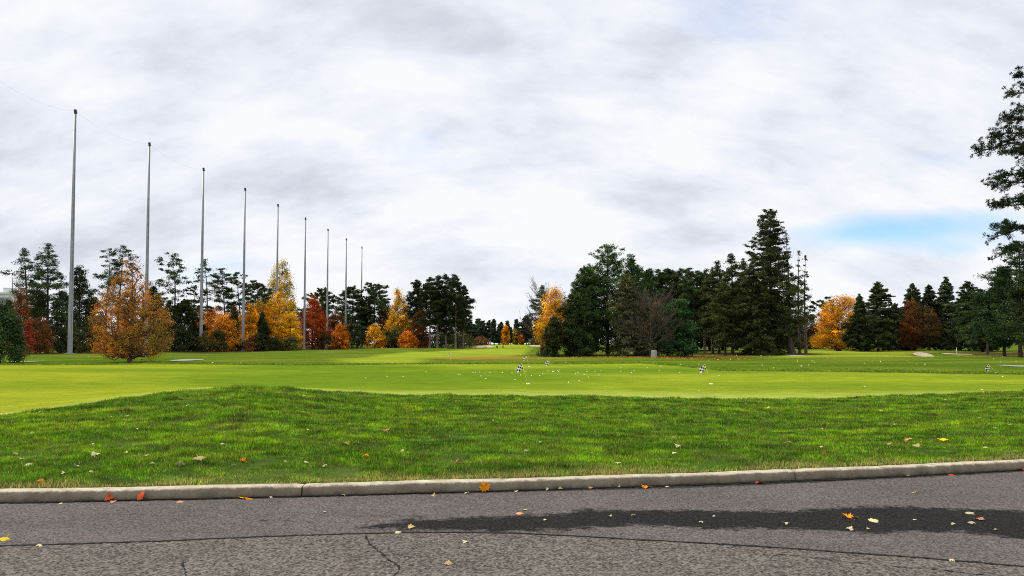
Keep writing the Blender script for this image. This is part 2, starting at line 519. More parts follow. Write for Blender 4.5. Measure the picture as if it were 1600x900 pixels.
def road_obj():
    xs = np.concatenate([np.linspace(-60, -9, 52), np.arange(-8.9, 10.9, 0.045), np.linspace(11, 60, 50)])
    ts = np.concatenate([-np.geomspace(4.2, 40, 24)[::-1], np.arange(-4.1, 0.0001, 0.04)])   # distance from the kerb foot
    ts = ts[ts <= 0]
    if ts[-1] < -1e-6: ts = np.append(ts, 0.0)
    X, T = np.meshgrid(xs, ts)
    Yk = kerb_y(X)
    Y = Yk + T + 0.03
    V = np.stack([X, Y, np.zeros_like(X)], -1).reshape(-1, 3)
    nr, n = X.shape
    i = np.arange(nr - 1)[:, None]; j = np.arange(n - 1)[None, :]
    Q = np.stack([i * n + j, i * n + j + 1, (i + 1) * n + j + 1, (i + 1) * n + j], -1).reshape(-1, 4)
    x, y = V[:, 0], V[:, 1]
    ys = np.interp(x, seam[:, 0], seam[:, 1])
    old = np.clip((ys - y) / 0.05 + 0.5, 0, 1)
    a = np.interp(x, wt[:, 0], wt[:, 1]); b = np.interp(x, wb[:, 0], wb[:, 1])
    d = np.minimum(a - y, y - b)
    wet = np.clip(0.5 + d / 0.55, 0, 1)
    wet *= np.clip((x - wt[0, 0]) / 2.1, 0, 1) ** 0.8
    # thin sheet of damp that shows beside the main stain
    X0 = road_pt(440, 815)
    wet = np.maximum(wet, np.clip(0.46 - 0.30 * np.hypot((x - X0[0]) / 0.9, (y - X0[1]) / 0.25), 0, 1))
    kf = kerb_y(x)
    wdt = np.interp(x, [-6, -3, -1, 0.5, 2, 4, 7], [0.10, 0.11, 0.10, 0.15, 0.24, 0.20, 0.14])
    dirt_shade = np.clip(1.0 - (kf - y) / wdt * 0.62, 0, 1)  # gutter debris plus a painted shadow line at the kerb foot
    tint = np.stack([old, wet, dirt_shade], -1)
    return tag(link_mesh('road', np_mesh('road', V, Q, M['asphalt'], tint, True)), kind='structure')


road_obj()

k = N('crack_tar_shade'); M['crack'] = k.done(k.bsdf(k.ramp(k.noise(k.pos(), 40, 4), [(0.3, (0.006, 0.005, 0.005)), (0.7, (0.02, 0.018, 0.017))]), 0.9, 0.1))


def strip(name, pts, wfn, mat, z=0.004, jitter=0.006, step=0.02, seed=1):
    rg = np.random.default_rng(seed)
    P = np.asarray(pts, float)
    s = np.concatenate([[0], np.cumsum(np.linalg.norm(np.diff(P, axis=0), axis=1))])
    q = np.arange(0, s[-1], step)
    X = np.interp(q, s, P[:, 0]); Y = np.interp(q, s, P[:, 1])
    ker = np.ones(9) / 9
    X[4:-4] = np.convolve(X, ker, 'valid'); Y[4:-4] = np.convolve(Y, ker, 'valid')
    Y = Y + np.convolve(rg.normal(0, jitter * 2.5, len(q)), ker, 'same')
    T = np.stack([np.gradient(X), np.gradient(Y)], -1); T /= np.linalg.norm(T, axis=1)[:, None] + 1e-9
    Nn = np.stack([-T[:, 1], T[:, 0]], -1)
    w = np.array([wfn(t) for t in q / s[-1]]) * rg.uniform(0.55, 1.25, len(q))
    A = np.stack([X, Y], -1) + Nn * w[:, None] / 2 + Nn * rg.normal(0, jitter * 0.4, len(q))[:, None]
    B = np.stack([X, Y], -1) - Nn * w[:, None] / 2 + Nn * rg.normal(0, jitter * 0.4, len(q))[:, None]
    n = len(q)
    V = np.concatenate([np.c_[A, np.full(n, z)], np.c_[B, np.full(n, z)]])
    i = np.arange(n - 1)
    Q = np.stack([n + i, n + i + 1, i + 1, i], -1)
    return tag(link_mesh(name, np_mesh(name, V, Q, mat)), kind='structure')


strip('road_seam', seam, lambda t: 0.030, M['crack'])
strip('road_crack', [road_pt(*p) for p in ((571, 836), (577, 850), (589, 860), (600, 868), (612, 878), (622, 886), (627, 892), (612, 900), (604, 908))], lambda t: 0.012 * (0.25 + abs(math.sin(t * 23))), M['crack'], jitter=0.012, seed=3)
strip('road_crack', [road_pt(*p) for p in ((285, 876), (287, 888), (291, 900), (290, 910))], lambda t: 0.010 * (0.2 + abs(math.sin(t * 9))), M['crack'], jitter=0.012, seed=4)
strip('road_crack', [road_pt(*p) for p in ((600, 868), (618, 866), (640, 872), (668, 871))], lambda t: 0.007 * (0.2 + abs(math.sin(t * 11))), M['crack'], jitter=0.012, seed=6)
strip('road_crack', [road_pt(*p) for p in ((1196, 868), (1230, 866.5), (1290, 874), (1350, 880), (1440, 889), (1540, 899))], lambda t: 0.008 * (0.15 + abs(math.sin(t * 17))), M['crack'], jitter=0.012, seed=5)

# ------------------------------------------------------------------ kerb
k = N('kerb_concrete')
P = k.pos()
nz = k.noise(P, 5, 6, 0.65); fn = k.noise(P, 120, 3, 0.7)
c = k.ramp(nz, [(0.28, (0.22, 0.178, 0.12)), (0.5, (0.31, 0.262, 0.185)), (0.72, (0.40, 0.345, 0.255))])
c = k.mix(1.0, c, k.ramp(fn, [(0.25, 0.75), (0.75, 1.2)]), 'MULTIPLY')
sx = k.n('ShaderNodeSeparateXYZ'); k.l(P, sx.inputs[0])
kerb_shade = k.math('ADD', sx.outputs[2], k.math('MULTIPLY', k.math('SUBTRACT', k.noise(k.mapping(P, (1, 1, 0.25)), 9, 6, 0.7), 0.5), 0.10))
c = k.mix(1.0, c, k.ramp(kerb_shade, [(0.0, 0.28), (0.03, 0.52), (0.090, 0.66), (0.103, 1.3)]), 'MULTIPLY')  # paints the face shaded, darkest at its foot, and the top lit
M['kerb'] = k.done(k.bsdf(c, 0.9, 0.15, fn, 0.35, 0.004))


def kerb_obj():
    joints = []
    for px, py in ((473, 774), (1235, 747)):
        joints.append(road_pt(px, py)[0])
    span = joints[1] - joints[0]
    cuts = [joints[0] - 8 * span] + [joints[0] + i * span for i in range(-7, 10)]
    prof = [(0.004, -0.05), (0.0, 0.004), (0.008, 0.05), (0.014, 0.096), (0.016, 0.104), (0.021, 0.113), (0.029, 0.119), (0.040, 0.1225), (0.052, 0.1237), (0.10, 0.127), (0.16, 0.129), (0.175, 0.124), (0.176, -0.05)]
    rg = np.random.default_rng(5)
    V = []; Q = []; nb = 0
    for a, b in zip(cuts[:-1], cuts[1:]):
        xs = np.linspace(a + 0.006, b - 0.006, 60)
        y0 = kerb_y(xs)
        wob = 0.003 * np.sin(xs * 3.1 + a) + rg.normal(0, 0.0012, len(xs))
        rowsv = []
        for q, (dy, z) in enumerate(prof):
            z = z * 0.86 if z > 0 else z
            dy = min(dy, 0.1) if dy < 0.13 else dy - 0.02
            e = np.where((np.arange(len(xs)) == 0) | (np.arange(len(xs)) == len(xs) - 1), -0.006, 0) if z > 0.09 else 0
            rowsv.append(np.stack([xs, y0 + dy + wob * (1 if 0 < q < 5 else 0.3), np.full_like(xs, z) + (wob if z > 0.05 else 0) + e], -1))
        R = np.stack(rowsv)                 # profile, along, 3
        m, n = R.shape[:2]
        V.append(R.reshape(-1, 3))
        i = np.arange(m - 1)[:, None]; j = np.arange(n - 1)[None, :]
        Q.append(np.stack([i * n + j, i * n + j + 1, (i + 1) * n + j + 1, (i + 1) * n + j], -1).reshape(-1, 4) + nb)
        caps = []
        for col in (0, n - 1):
            for i in range(m // 2):
                caps.append([nb + i * n + col, nb + (i + 1) * n + col, nb + (m - 2 - i) * n + col, nb + (m - 1 - i) * n + col])
        Q.append(np.array(caps)); nb += m * n
    me = np_mesh('kerb', np.concatenate(V), np.concatenate(Q), M['kerb'], smooth=True)
    return tag(link_mesh('kerb', me), kind='structure')


kerb_obj()

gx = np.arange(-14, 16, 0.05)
strip('gutter_dirt_shade', np.stack([gx, kerb_y(gx) - 0.022], -1), lambda t: float(np.interp(t * 30 - 14, [-14, -6, -1, 0.8, 2.2, 4, 6, 16], [0.05, 0.05, 0.055, 0.075, 0.13, 0.10, 0.075, 0.06])), M['crack'], z=0.006, jitter=0.01, step=0.03, seed=8)  # dark strip: kerb seam and debris, with the foot shadow painted in

# ------------------------------------------------------------------ grass blades on the bank (one object, kind stuff)
k = N('grass_blade')
at = k.attr('tint')
P = k.pos()
pt = k.noise(k.mapping(P, (0.45, 1.5, 1)), 1.1, 5, 0.62, 0.5)
pt2 = k.noise(k.mapping(P, (0.8, 1.1, 1)), 3.6, 5, 0.62, 0.3)
g = k.ramp(pt, [(0.32, (0.042, 0.125, 0.002)), (0.48, (0.105, 0.235, 0.003)), (0.66, (0.235, 0.37, 0.004))])
g = k.mix(k.ramp(k.noise(P, 1.9, 5, 0.65), [(0.50, 0.0), (0.70, 0.60)]), g, (0.15, 0.12, 0.03))
g = k.mix(1.0, g, k.ramp(pt2, [(0.34, 0.34), (0.50, 0.88), (0.65, 1.65)]), 'MULTIPLY')
sepg = k.n('ShaderNodeSeparateColor'); k.l(at.outputs['Color'], sepg.inputs[0])
g = k.mix(sepg.outputs[1], g, (0.44, 0.34, 0.11))
hsv = k.n('ShaderNodeHueSaturation'); k.l(g, hsv.inputs['Color'])
k.l(k.math('ADD', k.math('MULTIPLY', sepg.outputs[0], 0.06), 0.47), hsv.inputs['Hue'])
k.l(k.math('ADD', k.math('MULTIPLY', sepg.outputs[2], 1.7), 0.25), hsv.inputs['Value'])
g = hsv.outputs[0]
p = k.bsdf(g, 0.6, 0.2)
tr = k.n('ShaderNodeBsdfTranslucent'); k.l(g, tr.inputs[0])
mx = k.n('ShaderNodeMixShader'); mx.inputs[0].default_value = 0.35
k.l(p.outputs[0], mx.inputs[1]); k.l(tr.outputs[0], mx.inputs[2])
M['blade'] = k.done(mx)


def lump(X, Y):
    return (np.sin(X * 1.7 + 2 * np.sin(Y * 0.9)) + np.sin(Y * 2.9 + X * 0.8 + 1) + np.sin(X * 3.9 - Y * 2.1 + 2 * np.sin(X * 0.7)) + np.sin(X * 0.9 + Y * 1.3)) / 4


_tab = np.random.default_rng(3).random((256, 256))


def vnoise(X, Y, sc, ox=0.0):
    x = X * sc + 100 + ox; y = Y * sc + 100 + ox * 1.7
    xi = np.floor(x).astype(int); yi = np.floor(y).astype(int); fx_ = x - xi; fy_ = y - yi
    fx_ = fx_ * fx_ * (3 - 2 * fx_); fy_ = fy_ * fy_ * (3 - 2 * fy_)
    g_ = lambda a, b: _tab[a % 256, b % 256]
    return (g_(xi, yi) * (1 - fx_) + g_(xi + 1, yi) * fx_) * (1 - fy_) + (g_(xi, yi + 1) * (1 - fx_) + g_(xi + 1, yi + 1) * fx_) * fy_


def blades(X, Y, Z, h, w, dry, rg, lean=0.6):
    n = len(X)
    a = rg.uniform(0, 2 * PI, n); b = rg.uniform(0, 2 * PI, n)
    wx, wy = np.cos(a) * w / 2, np.sin(a) * w / 2
    ln = rg.uniform(0.1, lean, n) * h
    V = np.empty((n, 3, 3), np.float32)
    V[:, 0] = np.stack([X - wx, Y - wy, Z - 0.01], -1)
    V[:, 1] = np.stack([X + wx, Y + wy, Z - 0.01], -1)
    V[:, 2] = np.stack([X + np.cos(b) * ln, Y + np.sin(b) * ln, Z + h], -1)
    t = np.empty((n, 3, 3), np.float32)
    t[:, :, 0] = rg.random(n)[:, None]; t[:, :, 1] = dry[:, None]; t[:, :, 2] = np.clip(rg.normal(0.5, 0.22, n), 0, 1)[:, None]
    return V.reshape(-1, 3), t.reshape(-1, 3)


def make_grass():
    rg = np.random.default_rng(11)
    n = 3000000
    X = rg.uniform(-20, 26, n); Y = rg.uniform(7.2, 25, n)
    u = X / Y
    _, Yf, zf, Yb, zb = column(u)
    yb = back_y(X)
    keep = (Y > yb + 0.0) & (Y < Yf + 0.15) & (np.abs(u) < 1.03) & (rg.random(n) < np.clip(11.0 / Y, 0.45, 1))
    X, Y, Yf, yb = X[keep], Y[keep], Yf[keep], yb[keep]
    e = Y - yb
    Z = zfun(X, Y)
    lp = 0.5 * vnoise(X, Y, 2.6) + 0.35 * vnoise(X, Y, 6.0, 9) + 0.25 * vnoise(X, Y, 1.1, 5) - 0.55
    Z = Z + 0.040 * lp.clip(-0.4, 0.5)
    h = (0.033 + 0.045 * lp + rg.normal(0, 0.008, len(X))).clip(0.013, 0.075) * np.interp(Y, [8, 18], [1.0, 1.35])
    h *= np.interp(e, [0, 0.12, 0.5], [0.75, 0.9, 1.0])
    tuft = vnoise(X, Y, 4.5, 21) > 0.80
    h = np.where(tuft, h * 1.35, h)
    w = np.interp(Y, [8, 22], [0.0085, 0.020]) * rg.uniform(0.6, 1.4, len(X))
    wid = 0.06 + 0.5 * vnoise(X, 0 * X, 1.9)
    dry = np.clip(1.15 - e / np.maximum(wid, 0.1) + rg.normal(0, 0.25, len(X)), 0, 1) * rg.choice([0.35, 0.9, 1.0], len(X))
    dry = np.maximum(dry, (rg.random(len(X)) < 0.07) * 0.7)
    V1, t1 = blades(X, Y, Z, h, w, dry, rg, 0.9)
    # longer grass along the back edge of the green
    n = 55000
    uu = rg.uniform(-0.8, 0.8, n)
    _, Yf, zf, Yb, zb = column(uu)
    Y = Yb + 0.05 + rg.exponential(0.9, n); X = uu * Y
    V2, t2 = blades(X, Y, zfun(X, Y), rg.uniform(0.02, 0.05, n), np.full(n, 0.025), (rg.random(n) < 0.2) * 0.6, rg, 0.7)
    V = np.concatenate([V1, V2]); t = np.concatenate([t1, t2])
    Q = np.arange(len(V)).reshape(-1, 3)
    return tag(link_mesh('grass', np_mesh('grass', V, Q, M['blade'], t)), 'thick green grass blades covering the bank, dry and yellow along the kerb', 'grass', kind='stuff')


make_grass()

# ------------------------------------------------------------------ trees
def unit(a): return a / (np.linalg.norm(a, axis=-1, keepdims=True) + 1e-9)


def diamonds(C, A, L, W, tint, rg, Nr=None):
    n = len(C)
    if Nr is None: Nr = rg.normal(size=(n, 3))
    Nr = unit(Nr); A = unit(A)
    A = unit(A - Nr * np.sum(A * Nr, axis=1, keepdims=True) * 0.9)
    B = unit(np.cross(Nr, A))
    L = np.broadcast_to(L, (n,))[:, None]; W = np.broadcast_to(W, (n,))[:, None]
    V = np.empty((n, 4, 3), np.float32)
    V[:, 0] = C - A * L * 0.5; V[:, 1] = C + B * W * 0.5 + A * L * 0.08; V[:, 2] = C + A * L * 0.5; V[:, 3] = C - B * W * 0.5 + A * L * 0.08
    t = np.repeat(tint[:, None, :], 4, axis=1).astype(np.float32)
    return V.reshape(-1, 3), t.reshape(-1, 3)


def leaf_mesh(name, C, A, L, W, tint, rg, mat, Nr=None):
    V, t = diamonds(C, A, L, W, tint, rg, Nr)
    return np_mesh(name, V, np.arange(len(V)).reshape(-1, 4), mat, t)


def shades(base, ids, rg, cv=0.30, lv=0.14):
    """one random shade per clump times one per leaf"""
    nc = ids.max() + 1 if len(ids) else 1
    cl = np.exp(rg.normal(0, cv, nc))[ids]
    lf = np.exp(rg.normal(0, lv, len(ids)))
    return np.asarray(base) * (cl * lf)[:, None]


DARKPINE = (0.036, 0.055, 0.021)
BLUEPINE = (0.038, 0.068, 0.023)
SPRUCE = (0.042, 0.052, 0.021)
FRESH = (0.052, 0.100, 0.028)
OLIVE = (0.07, 0.072, 0.025)
BLACKISH = (0.026, 0.038, 0.015)


def face_normals(pos, cl, S, axis_pt, R, rg, jit=0.55):
    """leaf faces lie roughly along the outside of their clump and of the crown"""
    a = (pos - cl) / np.maximum(S, 0.05)[:, None]
    b = unit(pos - axis_pt) * np.clip(np.linalg.norm(pos - axis_pt, axis=1, keepdims=True) / max(R, 0.1), 0, 1)
    return a * 0.9 + b * 0.9 + np.array([0, 0, 0.45]) + rg.normal(0, jit, pos.shape)


def whorl_tree(h, R, rg, cb=0.2, prof=None, step=0.5, nper=4, up=0.15, droop=0.1, irr=0.5, smin=0.25, cr=0.4, dens=1.0, nf=26,
               fl=(0.34, 0.085), flat=0.45, color=DARKPINE, lean=(0.0, 0.0), trunk_r=None, bark='bark_dark', wob=0.02, gap=0.0, hang=0.0, dead=0.0, top=True, upb=0.25):
    """conifer: tapered trunk, whorls of branches, clumps of needles along them"""
    tr = Tubes()
    zz = np.linspace(0, h, 10)
    ph = rg.uniform(0, 6, 2)
    tx = lean[0] * (zz / h) ** 1.2 * h + wob * h * 0.5 * np.sin(zz / h * 4 + ph[0]) * (zz / h)
    ty = lean[1] * zz + wob * h * 0.5 * np.sin(zz / h * 3.4 + ph[1]) * (zz / h)
    r0 = trunk_r or (0.010 * h + 0.06)
    tr.add(np.stack([tx, ty, zz], -1), np.maximum(r0 * (1 - zz / h) ** 0.75, 0.02) + np.where(zz == 0, r0 * 0.35, 0), 8)
    prof = prof or (lambda t: 1 - t)
    C, D, S = [], [], []
    lob = rg.uniform(0, 6.28, 3)
    z = cb * h
    while z < h * 0.985:
        t = (z - cb * h) / (h - cb * h)
        n_ = max(2, int(round(nper * (1 if t < 0.85 else 0.75))))
        a0 = rg.uniform(0, 2 * PI)
        for q in range(n_):
            if rg.random() < gap: continue
            az = a0 + q * 2 * PI / n_ + rg.normal(0, 0.3)
            md = 1 + 0.22 * math.sin(az * 2 + z * 2.2 / max(R, 1) + lob[0]) + 0.20 * math.sin(az - z * 1.4 / max(R, 1) + lob[1]) + 0.12 * math.sin(z * 5.0 / max(R, 1) + lob[2])
            L = R * prof(t) * rg.uniform(1 - irr, 1.08) * md
            if L < 0.12: continue
            zb = z + rg.normal(0, step * 0.25)
            bx, by = np.interp(zb, zz, tx), np.interp(zb, zz, ty)
            s = np.linspace(0, 1, 5)
            upq = up + upb * (t - 0.4)
            X = bx + math.cos(az) * L * s; Y = by + math.sin(az) * L * s
            Z = zb + L * (upq * s - droop * s ** 2 * (1.25 - t) + 0.10 * droop * s ** 4)
            br = max(0.011 * L + 0.008, 0.012)
            tr.add(np.stack([X, Y, Z], -1), br * (1 - 0.8 * s), 4)
            if rg.random() < dead: continue
            m = max(1, int(round(L * (1 - smin) / cr * 1.5 * dens)))
            ss = np.sqrt(rg.uniform(smin ** 2, 1.0, m))
            lat = rg.normal(0, 0.20, m) * L * ss * (1.08 - 0.5 * ss)
            C.append(np.stack([np.interp(ss, s, X) - math.sin(az) * lat, np.interp(ss, s, Y) + math.cos(az) * lat, np.interp(ss, s, Z) + rg.normal(0, cr * 0.22, m) + cr * 0.1], -1))
            D.append(np.tile([math.cos(az), math.sin(az), 0.25 - hang], (m, 1)) + np.stack([-math.sin(az) * lat, math.cos(az) * lat, 0 * lat], -1) / (L + 0.1) * 1.2)
            S.append(np.full(m, cr) * rg.uniform(0.65, 1.2, m) * (1 - 0.35 * ss * (t > 0.6)))
        z += step * rg.uniform(0.75, 1.25) * (1 - 0.35 * t)
    if top:
        C.append(np.stack([np.full(3, tx[-1]), np.full(3, ty[-1]), h - np.array([0.05, 0.35, 0.7]) * cr * 2], -1)); D.append(np.tile([0, 0, 1.0], (3, 1))); S.append(np.array([0.45, 0.7, 0.9]) * cr)
    C = np.concatenate(C); D = unit(np.concatenate(D)); S = np.concatenate(S)
    ids = np.repeat(np.arange(len(C)), nf)
    g = rg.normal(0, 0.55, (len(ids), 3)) * np.array([1, 1, flat])
    pos = C[ids] + g * S[ids][:, None]
    if hang: pos[:, 2] -= np.abs(rg.normal(0, hang * 0.5, len(ids))) * S[ids]
    axis = D[ids] * 0.9 + rg.normal(0, 0.55, (len(ids), 3)) + np.array([0, 0, 0.15 - hang])
    L = fl[0] * rg.uniform(0.6, 1.25, len(ids)); W = fl[1] * rg.uniform(0.7, 1.3, len(ids))
    return tr.mesh('trunk', M[bark]), leaf_mesh('crown', pos, axis, L, W, shades(color, ids, rg), rg, M['needle'],
                                              face_normals(pos, C[ids], S[ids], np.stack([np.interp(pos[:, 2], zz, tx), np.interp(pos[:, 2], zz, ty), pos[:, 2] - 0.25 * R], -1), R, rg))


def leafy_tree(h, R, rg, cb=0.15, shape='egg', palette=((0.45, 0.16, 0.015),), pfun=None, ncl=160, nf=34, cr=0.55, ls=0.20, inner=0.35, gaps=0.25,
               limbs=14, trunk_r=None, bark='bark_dark', up=0.6, flat=0.75, cv=0.16, lv=0.14, mat='leaf', sx=1.0, topless=0.0):
    """broad-leaved tree: trunk, rising limbs and leaf clumps spread through an uneven crown"""
    tr = Tubes()
    r0 = trunk_r or (0.014 * h + 0.05)
    zz = np.linspace(0, h * 0.88, 9); wb = rg.normal(0, 0.012 * h, 2)
    tx = wb[0] * np.sin(zz / h * 3.2); ty = wb[1] * np.sin(zz / h * 2.6)
    tr.add(np.stack([tx, ty, zz], -1), np.maximum(r0 * (1 - zz / (h * 0.9)) ** 0.9, 0.015) + np.where(zz == 0, r0 * 0.4, 0), 8)
    prof = {'egg': lambda t: np.sin(PI * np.clip(t * 0.90 + 0.09, 0, 1) ** 0.75) ** 0.8,
            'cone': lambda t: np.clip(1.02 - t, 0, 1) ** 0.8 * np.clip(t * 6 + 0.45, 0, 1),
            'round': lambda t: np.sqrt(np.clip(1 - (2 * t - 1) ** 2, 0.02, 1)),
            'column': lambda t: np.clip(1.04 - t, 0, 1) ** 0.4 * np.clip(t * 4 + 0.5, 0, 1),
            'bronze': lambda t: np.interp(t, [0, 0.12, 0.35, 0.55, 0.75, 1.0], [0.72, 0.95, 1.0, 0.80, 0.52, 0.12]),
            'dome': lambda t: np.sqrt(np.clip(1 - t ** 2.2, 0.02, 1)) * np.clip(t * 5 + 0.7, 0, 1)}[shape]
    K = 9
    la = rg.uniform(0, 2 * PI, K); lt = rg.uniform(0, 1, K); lam = rg.uniform(-0.30, 0.30, K)
    C = []
    tries = 0
    while len(C) < ncl and tries < ncl * 12:
        tries += 1
        t = rg.random(); az = rg.uniform(0, 2 * PI)
        w = float(prof(np.array(t)))
        if rg.random() > w + 0.08: continue
        if topless and rg.random() < topless * max(0.0, t - 0.3) / 0.7 + 0.12: continue
        md = 1 + float(np.sum(lam * np.exp(-((1 - np.cos(az - la)) * 2.5 + ((t - lt) / 0.22) ** 2))))
        if md < 1 - gaps * rg.random() and rg.random() < 0.6: continue
        q = math.sqrt(rg.uniform(inner ** 2, 1))
        rr = R * w * md * q
        C.append((math.cos(az) * rr * sx, math.sin(az) * rr, cb * h + t * (h - cb * h) * (1 - 0.04 * (1 - md) * 4) - cr * 0.5))
    C = np.array(C)
    C[:, 2] = np.clip(C[:, 2], cb * h * 0.7, h - cr * 0.3)
    # limbs reach for a spread of clumps, twigs for the rest
    order = rg.permutation(len(C))
    joints = []
    for i in order[:limbs]:
        e = C[i]; z0 = np.clip(e[2] - up * np.hypot(e[0], e[1]) - rg.uniform(0, 0.08) * h, 0.06 * h, 0.84 * h)
        s = np.linspace(0, 1, 6)
        b = np.array([np.interp(z0, zz, tx), np.interp(z0, zz, ty), z0])
        pts = b + (e - b) * s[:, None]; pts[:, 2] += (-0.10 * np.sin(s * PI) * np.hypot(e[0], e[1]))
        pts[1:-1] += rg.normal(0, 0.02 * h * 0.5, (4, 3))
        lr = r0 * 0.42 * rg.uniform(0.6, 1.0)
        tr.add(pts, lr * (1 - s) ** 0.8 + 0.012, 5)
        joints.append(pts[2]); joints.append(pts[3]); joints.append(pts[4])
    J = np.array(joints)
    for i in order[limbs:]:
        e = C[i]
        dd = np.linalg.norm((J - e) * np.array([1, 1, 0.8]), axis=1) + np.where(J[:, 2] > e[2], 0.8, 0)
        b = J[np.argmin(dd)]
        s = np.linspace(0, 1, 4)
        pts = b + (e - b) * s[:, None]; pts[1:3] += rg.normal(0, 0.08 * np.linalg.norm(e - b) + 0.01, (2, 3))
        tr.add(pts, 0.012 + 0.022 * (h / 12) * (1 - s), 4)
    ids = np.repeat(np.arange(len(C)), nf)
    S = cr * rg.uniform(0.6, 1.25, len(C))
    pos = C[ids] + rg.normal(0, 0.6, (len(ids), 3)) * np.array([1, 1, flat]) * S[ids][:, None]
    pal = np.array(palette)
    if pfun is None:
        ci = rg.integers(0, len(pal), len(C)); base = pal[ci][ids]
    else:
        wts = pfun(C[:, 0] / R, (C[:, 2] - cb * h) / (h - cb * h))
        wts = np.maximum(np.stack(wts, -1), 0.02); wts /= wts.sum(1, keepdims=True)
        ci = np.array([rg.choice(len(pal), p=w_) for w_ in wts]); base = pal[ci][ids]
    tint = shades((1, 1, 1), ids, rg, cv, lv) * base
    L = ls * rg.uniform(0.6, 1.3, len(ids)); W = L * rg.uniform(0.55, 0.9, len(ids))
    ax_ = np.stack([0 * pos[:, 0], 0 * pos[:, 0], np.full(len(pos), (cb * 0.6 + 0.4) * h)], -1)
    return tr.mesh('trunk', M[bark]), leaf_mesh('crown', pos, rg.normal(size=(len(ids), 3)), L, W, tint, rg, M[mat], face_normals(pos, C[ids], S[ids], ax_, R, rg, 0.6))


def twig_tree(h, R, rg, bark='twig', n1=16, n2=7, n3=5, cb=0.12, r0=None, up=1.0):
    """bare tree: limbs, branches and fine twigs, no leaves"""
    tr = Tubes(); cr_ = Tubes()
    r0 = r0 or 0.012 * h + 0.04
    zz = np.linspace(0, h * 0.9, 7)
    tr.add(np.stack([0.02 * h * np.sin(zz / h * 3), 0 * zz, zz], -1), np.maximum(r0 * (1 - zz / (h * 0.92)), 0.012), 7)

    def grow(b, d, L, r, lev):
        s = np.linspace(0, 1, 5)
        d = unit(d)
        bend = rg.normal(0, 0.15, 3) + np.array([0, 0, 0.22])
        pts = b + d * L * s[:, None] + bend * L * (s ** 2)[:, None] * 0.6
        cr_.add(pts, r * (1 - 0.75 * s) + 0.004, 4 if lev < 3 else 3)
        if lev >= 3: return
        for _ in range(n2 if lev == 1 else n3):
            q = rg.uniform(0.3, 1.0)
            bb = np.array([np.interp(q, s, pts[:, i]) for i in range(3)])
            grow(bb, d + rg.normal(0, 0.42, 3) + np.array([0, 0, 0.18]), L * rg.uniform(0.35, 0.6), r * 0.5, lev + 1)
    for i in range(n1):
        z0 = rg.uniform(cb, 0.72) * h; t = z0 / h
        az = rg.uniform(0, 2 * PI)
        L = R * (1.15 - 0.55 * t)
        grow(np.array([0.02 * h * math.sin(t * 3), 0, z0]), np.array([math.cos(az), math.sin(az), up * (0.6 + 0.8 * t)]), L, r0 * 0.42 * (1.1 - t), 1)
    return tr.mesh('trunk', M[bark]), cr_.mesh('branches', M[bark])


def bush(h, R, rg, color=(0.04, 0.06, 0.025), ncl=60, nf=34, cr=0.4, ls=0.22, lw=0.6, mat='needle', palette=None, ry=None):
    """shrub: several stems and a low mound of leaf clumps that reaches the ground"""
    tr = Tubes()
    ry = ry or R
    az = rg.uniform(0, 2 * PI, ncl); t = rg.random(ncl) ** 0.8
    w = np.sqrt(np.clip(1 - (t ** 1.7), 0.03, 1)) * rg.uniform(0.8, 1.12, ncl); q = np.sqrt(rg.uniform(0.25, 1, ncl))
    C = np.stack([np.cos(az) * R * w * q, np.sin(az) * ry * w * q, t * (h - cr * 0.6) * rg.uniform(0.85, 1.03, ncl) + 0.12 * cr], -1)
    for i in range(min(12, ncl)):
        s = np.linspace(0, 1, 4)
        b = np.array([rg.normal(0, 0.1), rg.normal(0, 0.1), 0.0]); e = C[i]
        pts = b + (e - b) * s[:, None]; pts[1:3, 2] += 0.08 * h
        tr.add(pts, 0.04 * (1 - 0.7 * s), 4)
    ids = np.repeat(np.arange(ncl), nf)
    pos = C[ids] + rg.normal(0, 0.55, (len(ids), 3)) * cr * np.array([1, 1, 0.8])
    pos[:, 2] = np.abs(pos[:, 2])
    base = np.array(palette)[rg.integers(0, len(palette), ncl)][ids] if palette else np.asarray(color)
    tint = shades((1, 1, 1), ids, rg, 0.2, 0.22) * base
    L = ls * rg.uniform(0.6, 1.3, len(ids))
    axis = rg.normal(size=(len(ids), 3)) + unit(C[ids]) * 0.7 + np.array([0, 0, 0.4])
    ax_ = np.zeros_like(pos); ax_[:, 2] = 0.3 * h
    return tr.mesh('stem', M['bark_dark']), leaf_mesh('foliage', pos, axis, L, L * lw, tint, rg, M[mat], face_normals(pos, C[ids], np.full(len(ids), cr), ax_, R, rg))


def height_of(px, top, d):
    x, y, zt = at_depth(px, top, d)
    zb = gz(x, d)
    return x, zb, zt - zb


def plant(name, meshes, x, y, label, cat, group=None, rz=0.0, sink=0.03):
    o = empty(name, (x, y, gz(x, y) - sink), rz)
    tag(o, label, cat, group)
    for me in meshes:
        link_mesh(me.name.split('.')[0], me, o)
    return o


SEED = [100]


def rng():
    SEED[0] += 1
    return np.random.default_rng(SEED[0])


# profiles of crown width over crown height
P_PINE = lambda t: (0.55 + 0.45 * math.sin(PI * min(1, t * 0.9 + 0.12))) * (1 - t ** 3) ** 0.9
P_SPRUCE = lambda t: (1 - t) ** 0.85 * min(1, t * 5 + 0.65)
P_RED = lambda t: math.sqrt(max(0.0, 1 - (1.55 * t - 0.55) ** 2)) if t > 0 else 0.8
P_FLAT = lambda t: 0.35 + 0.65 * math.sin(PI * min(1.0, t * 0.8 + 0.18))


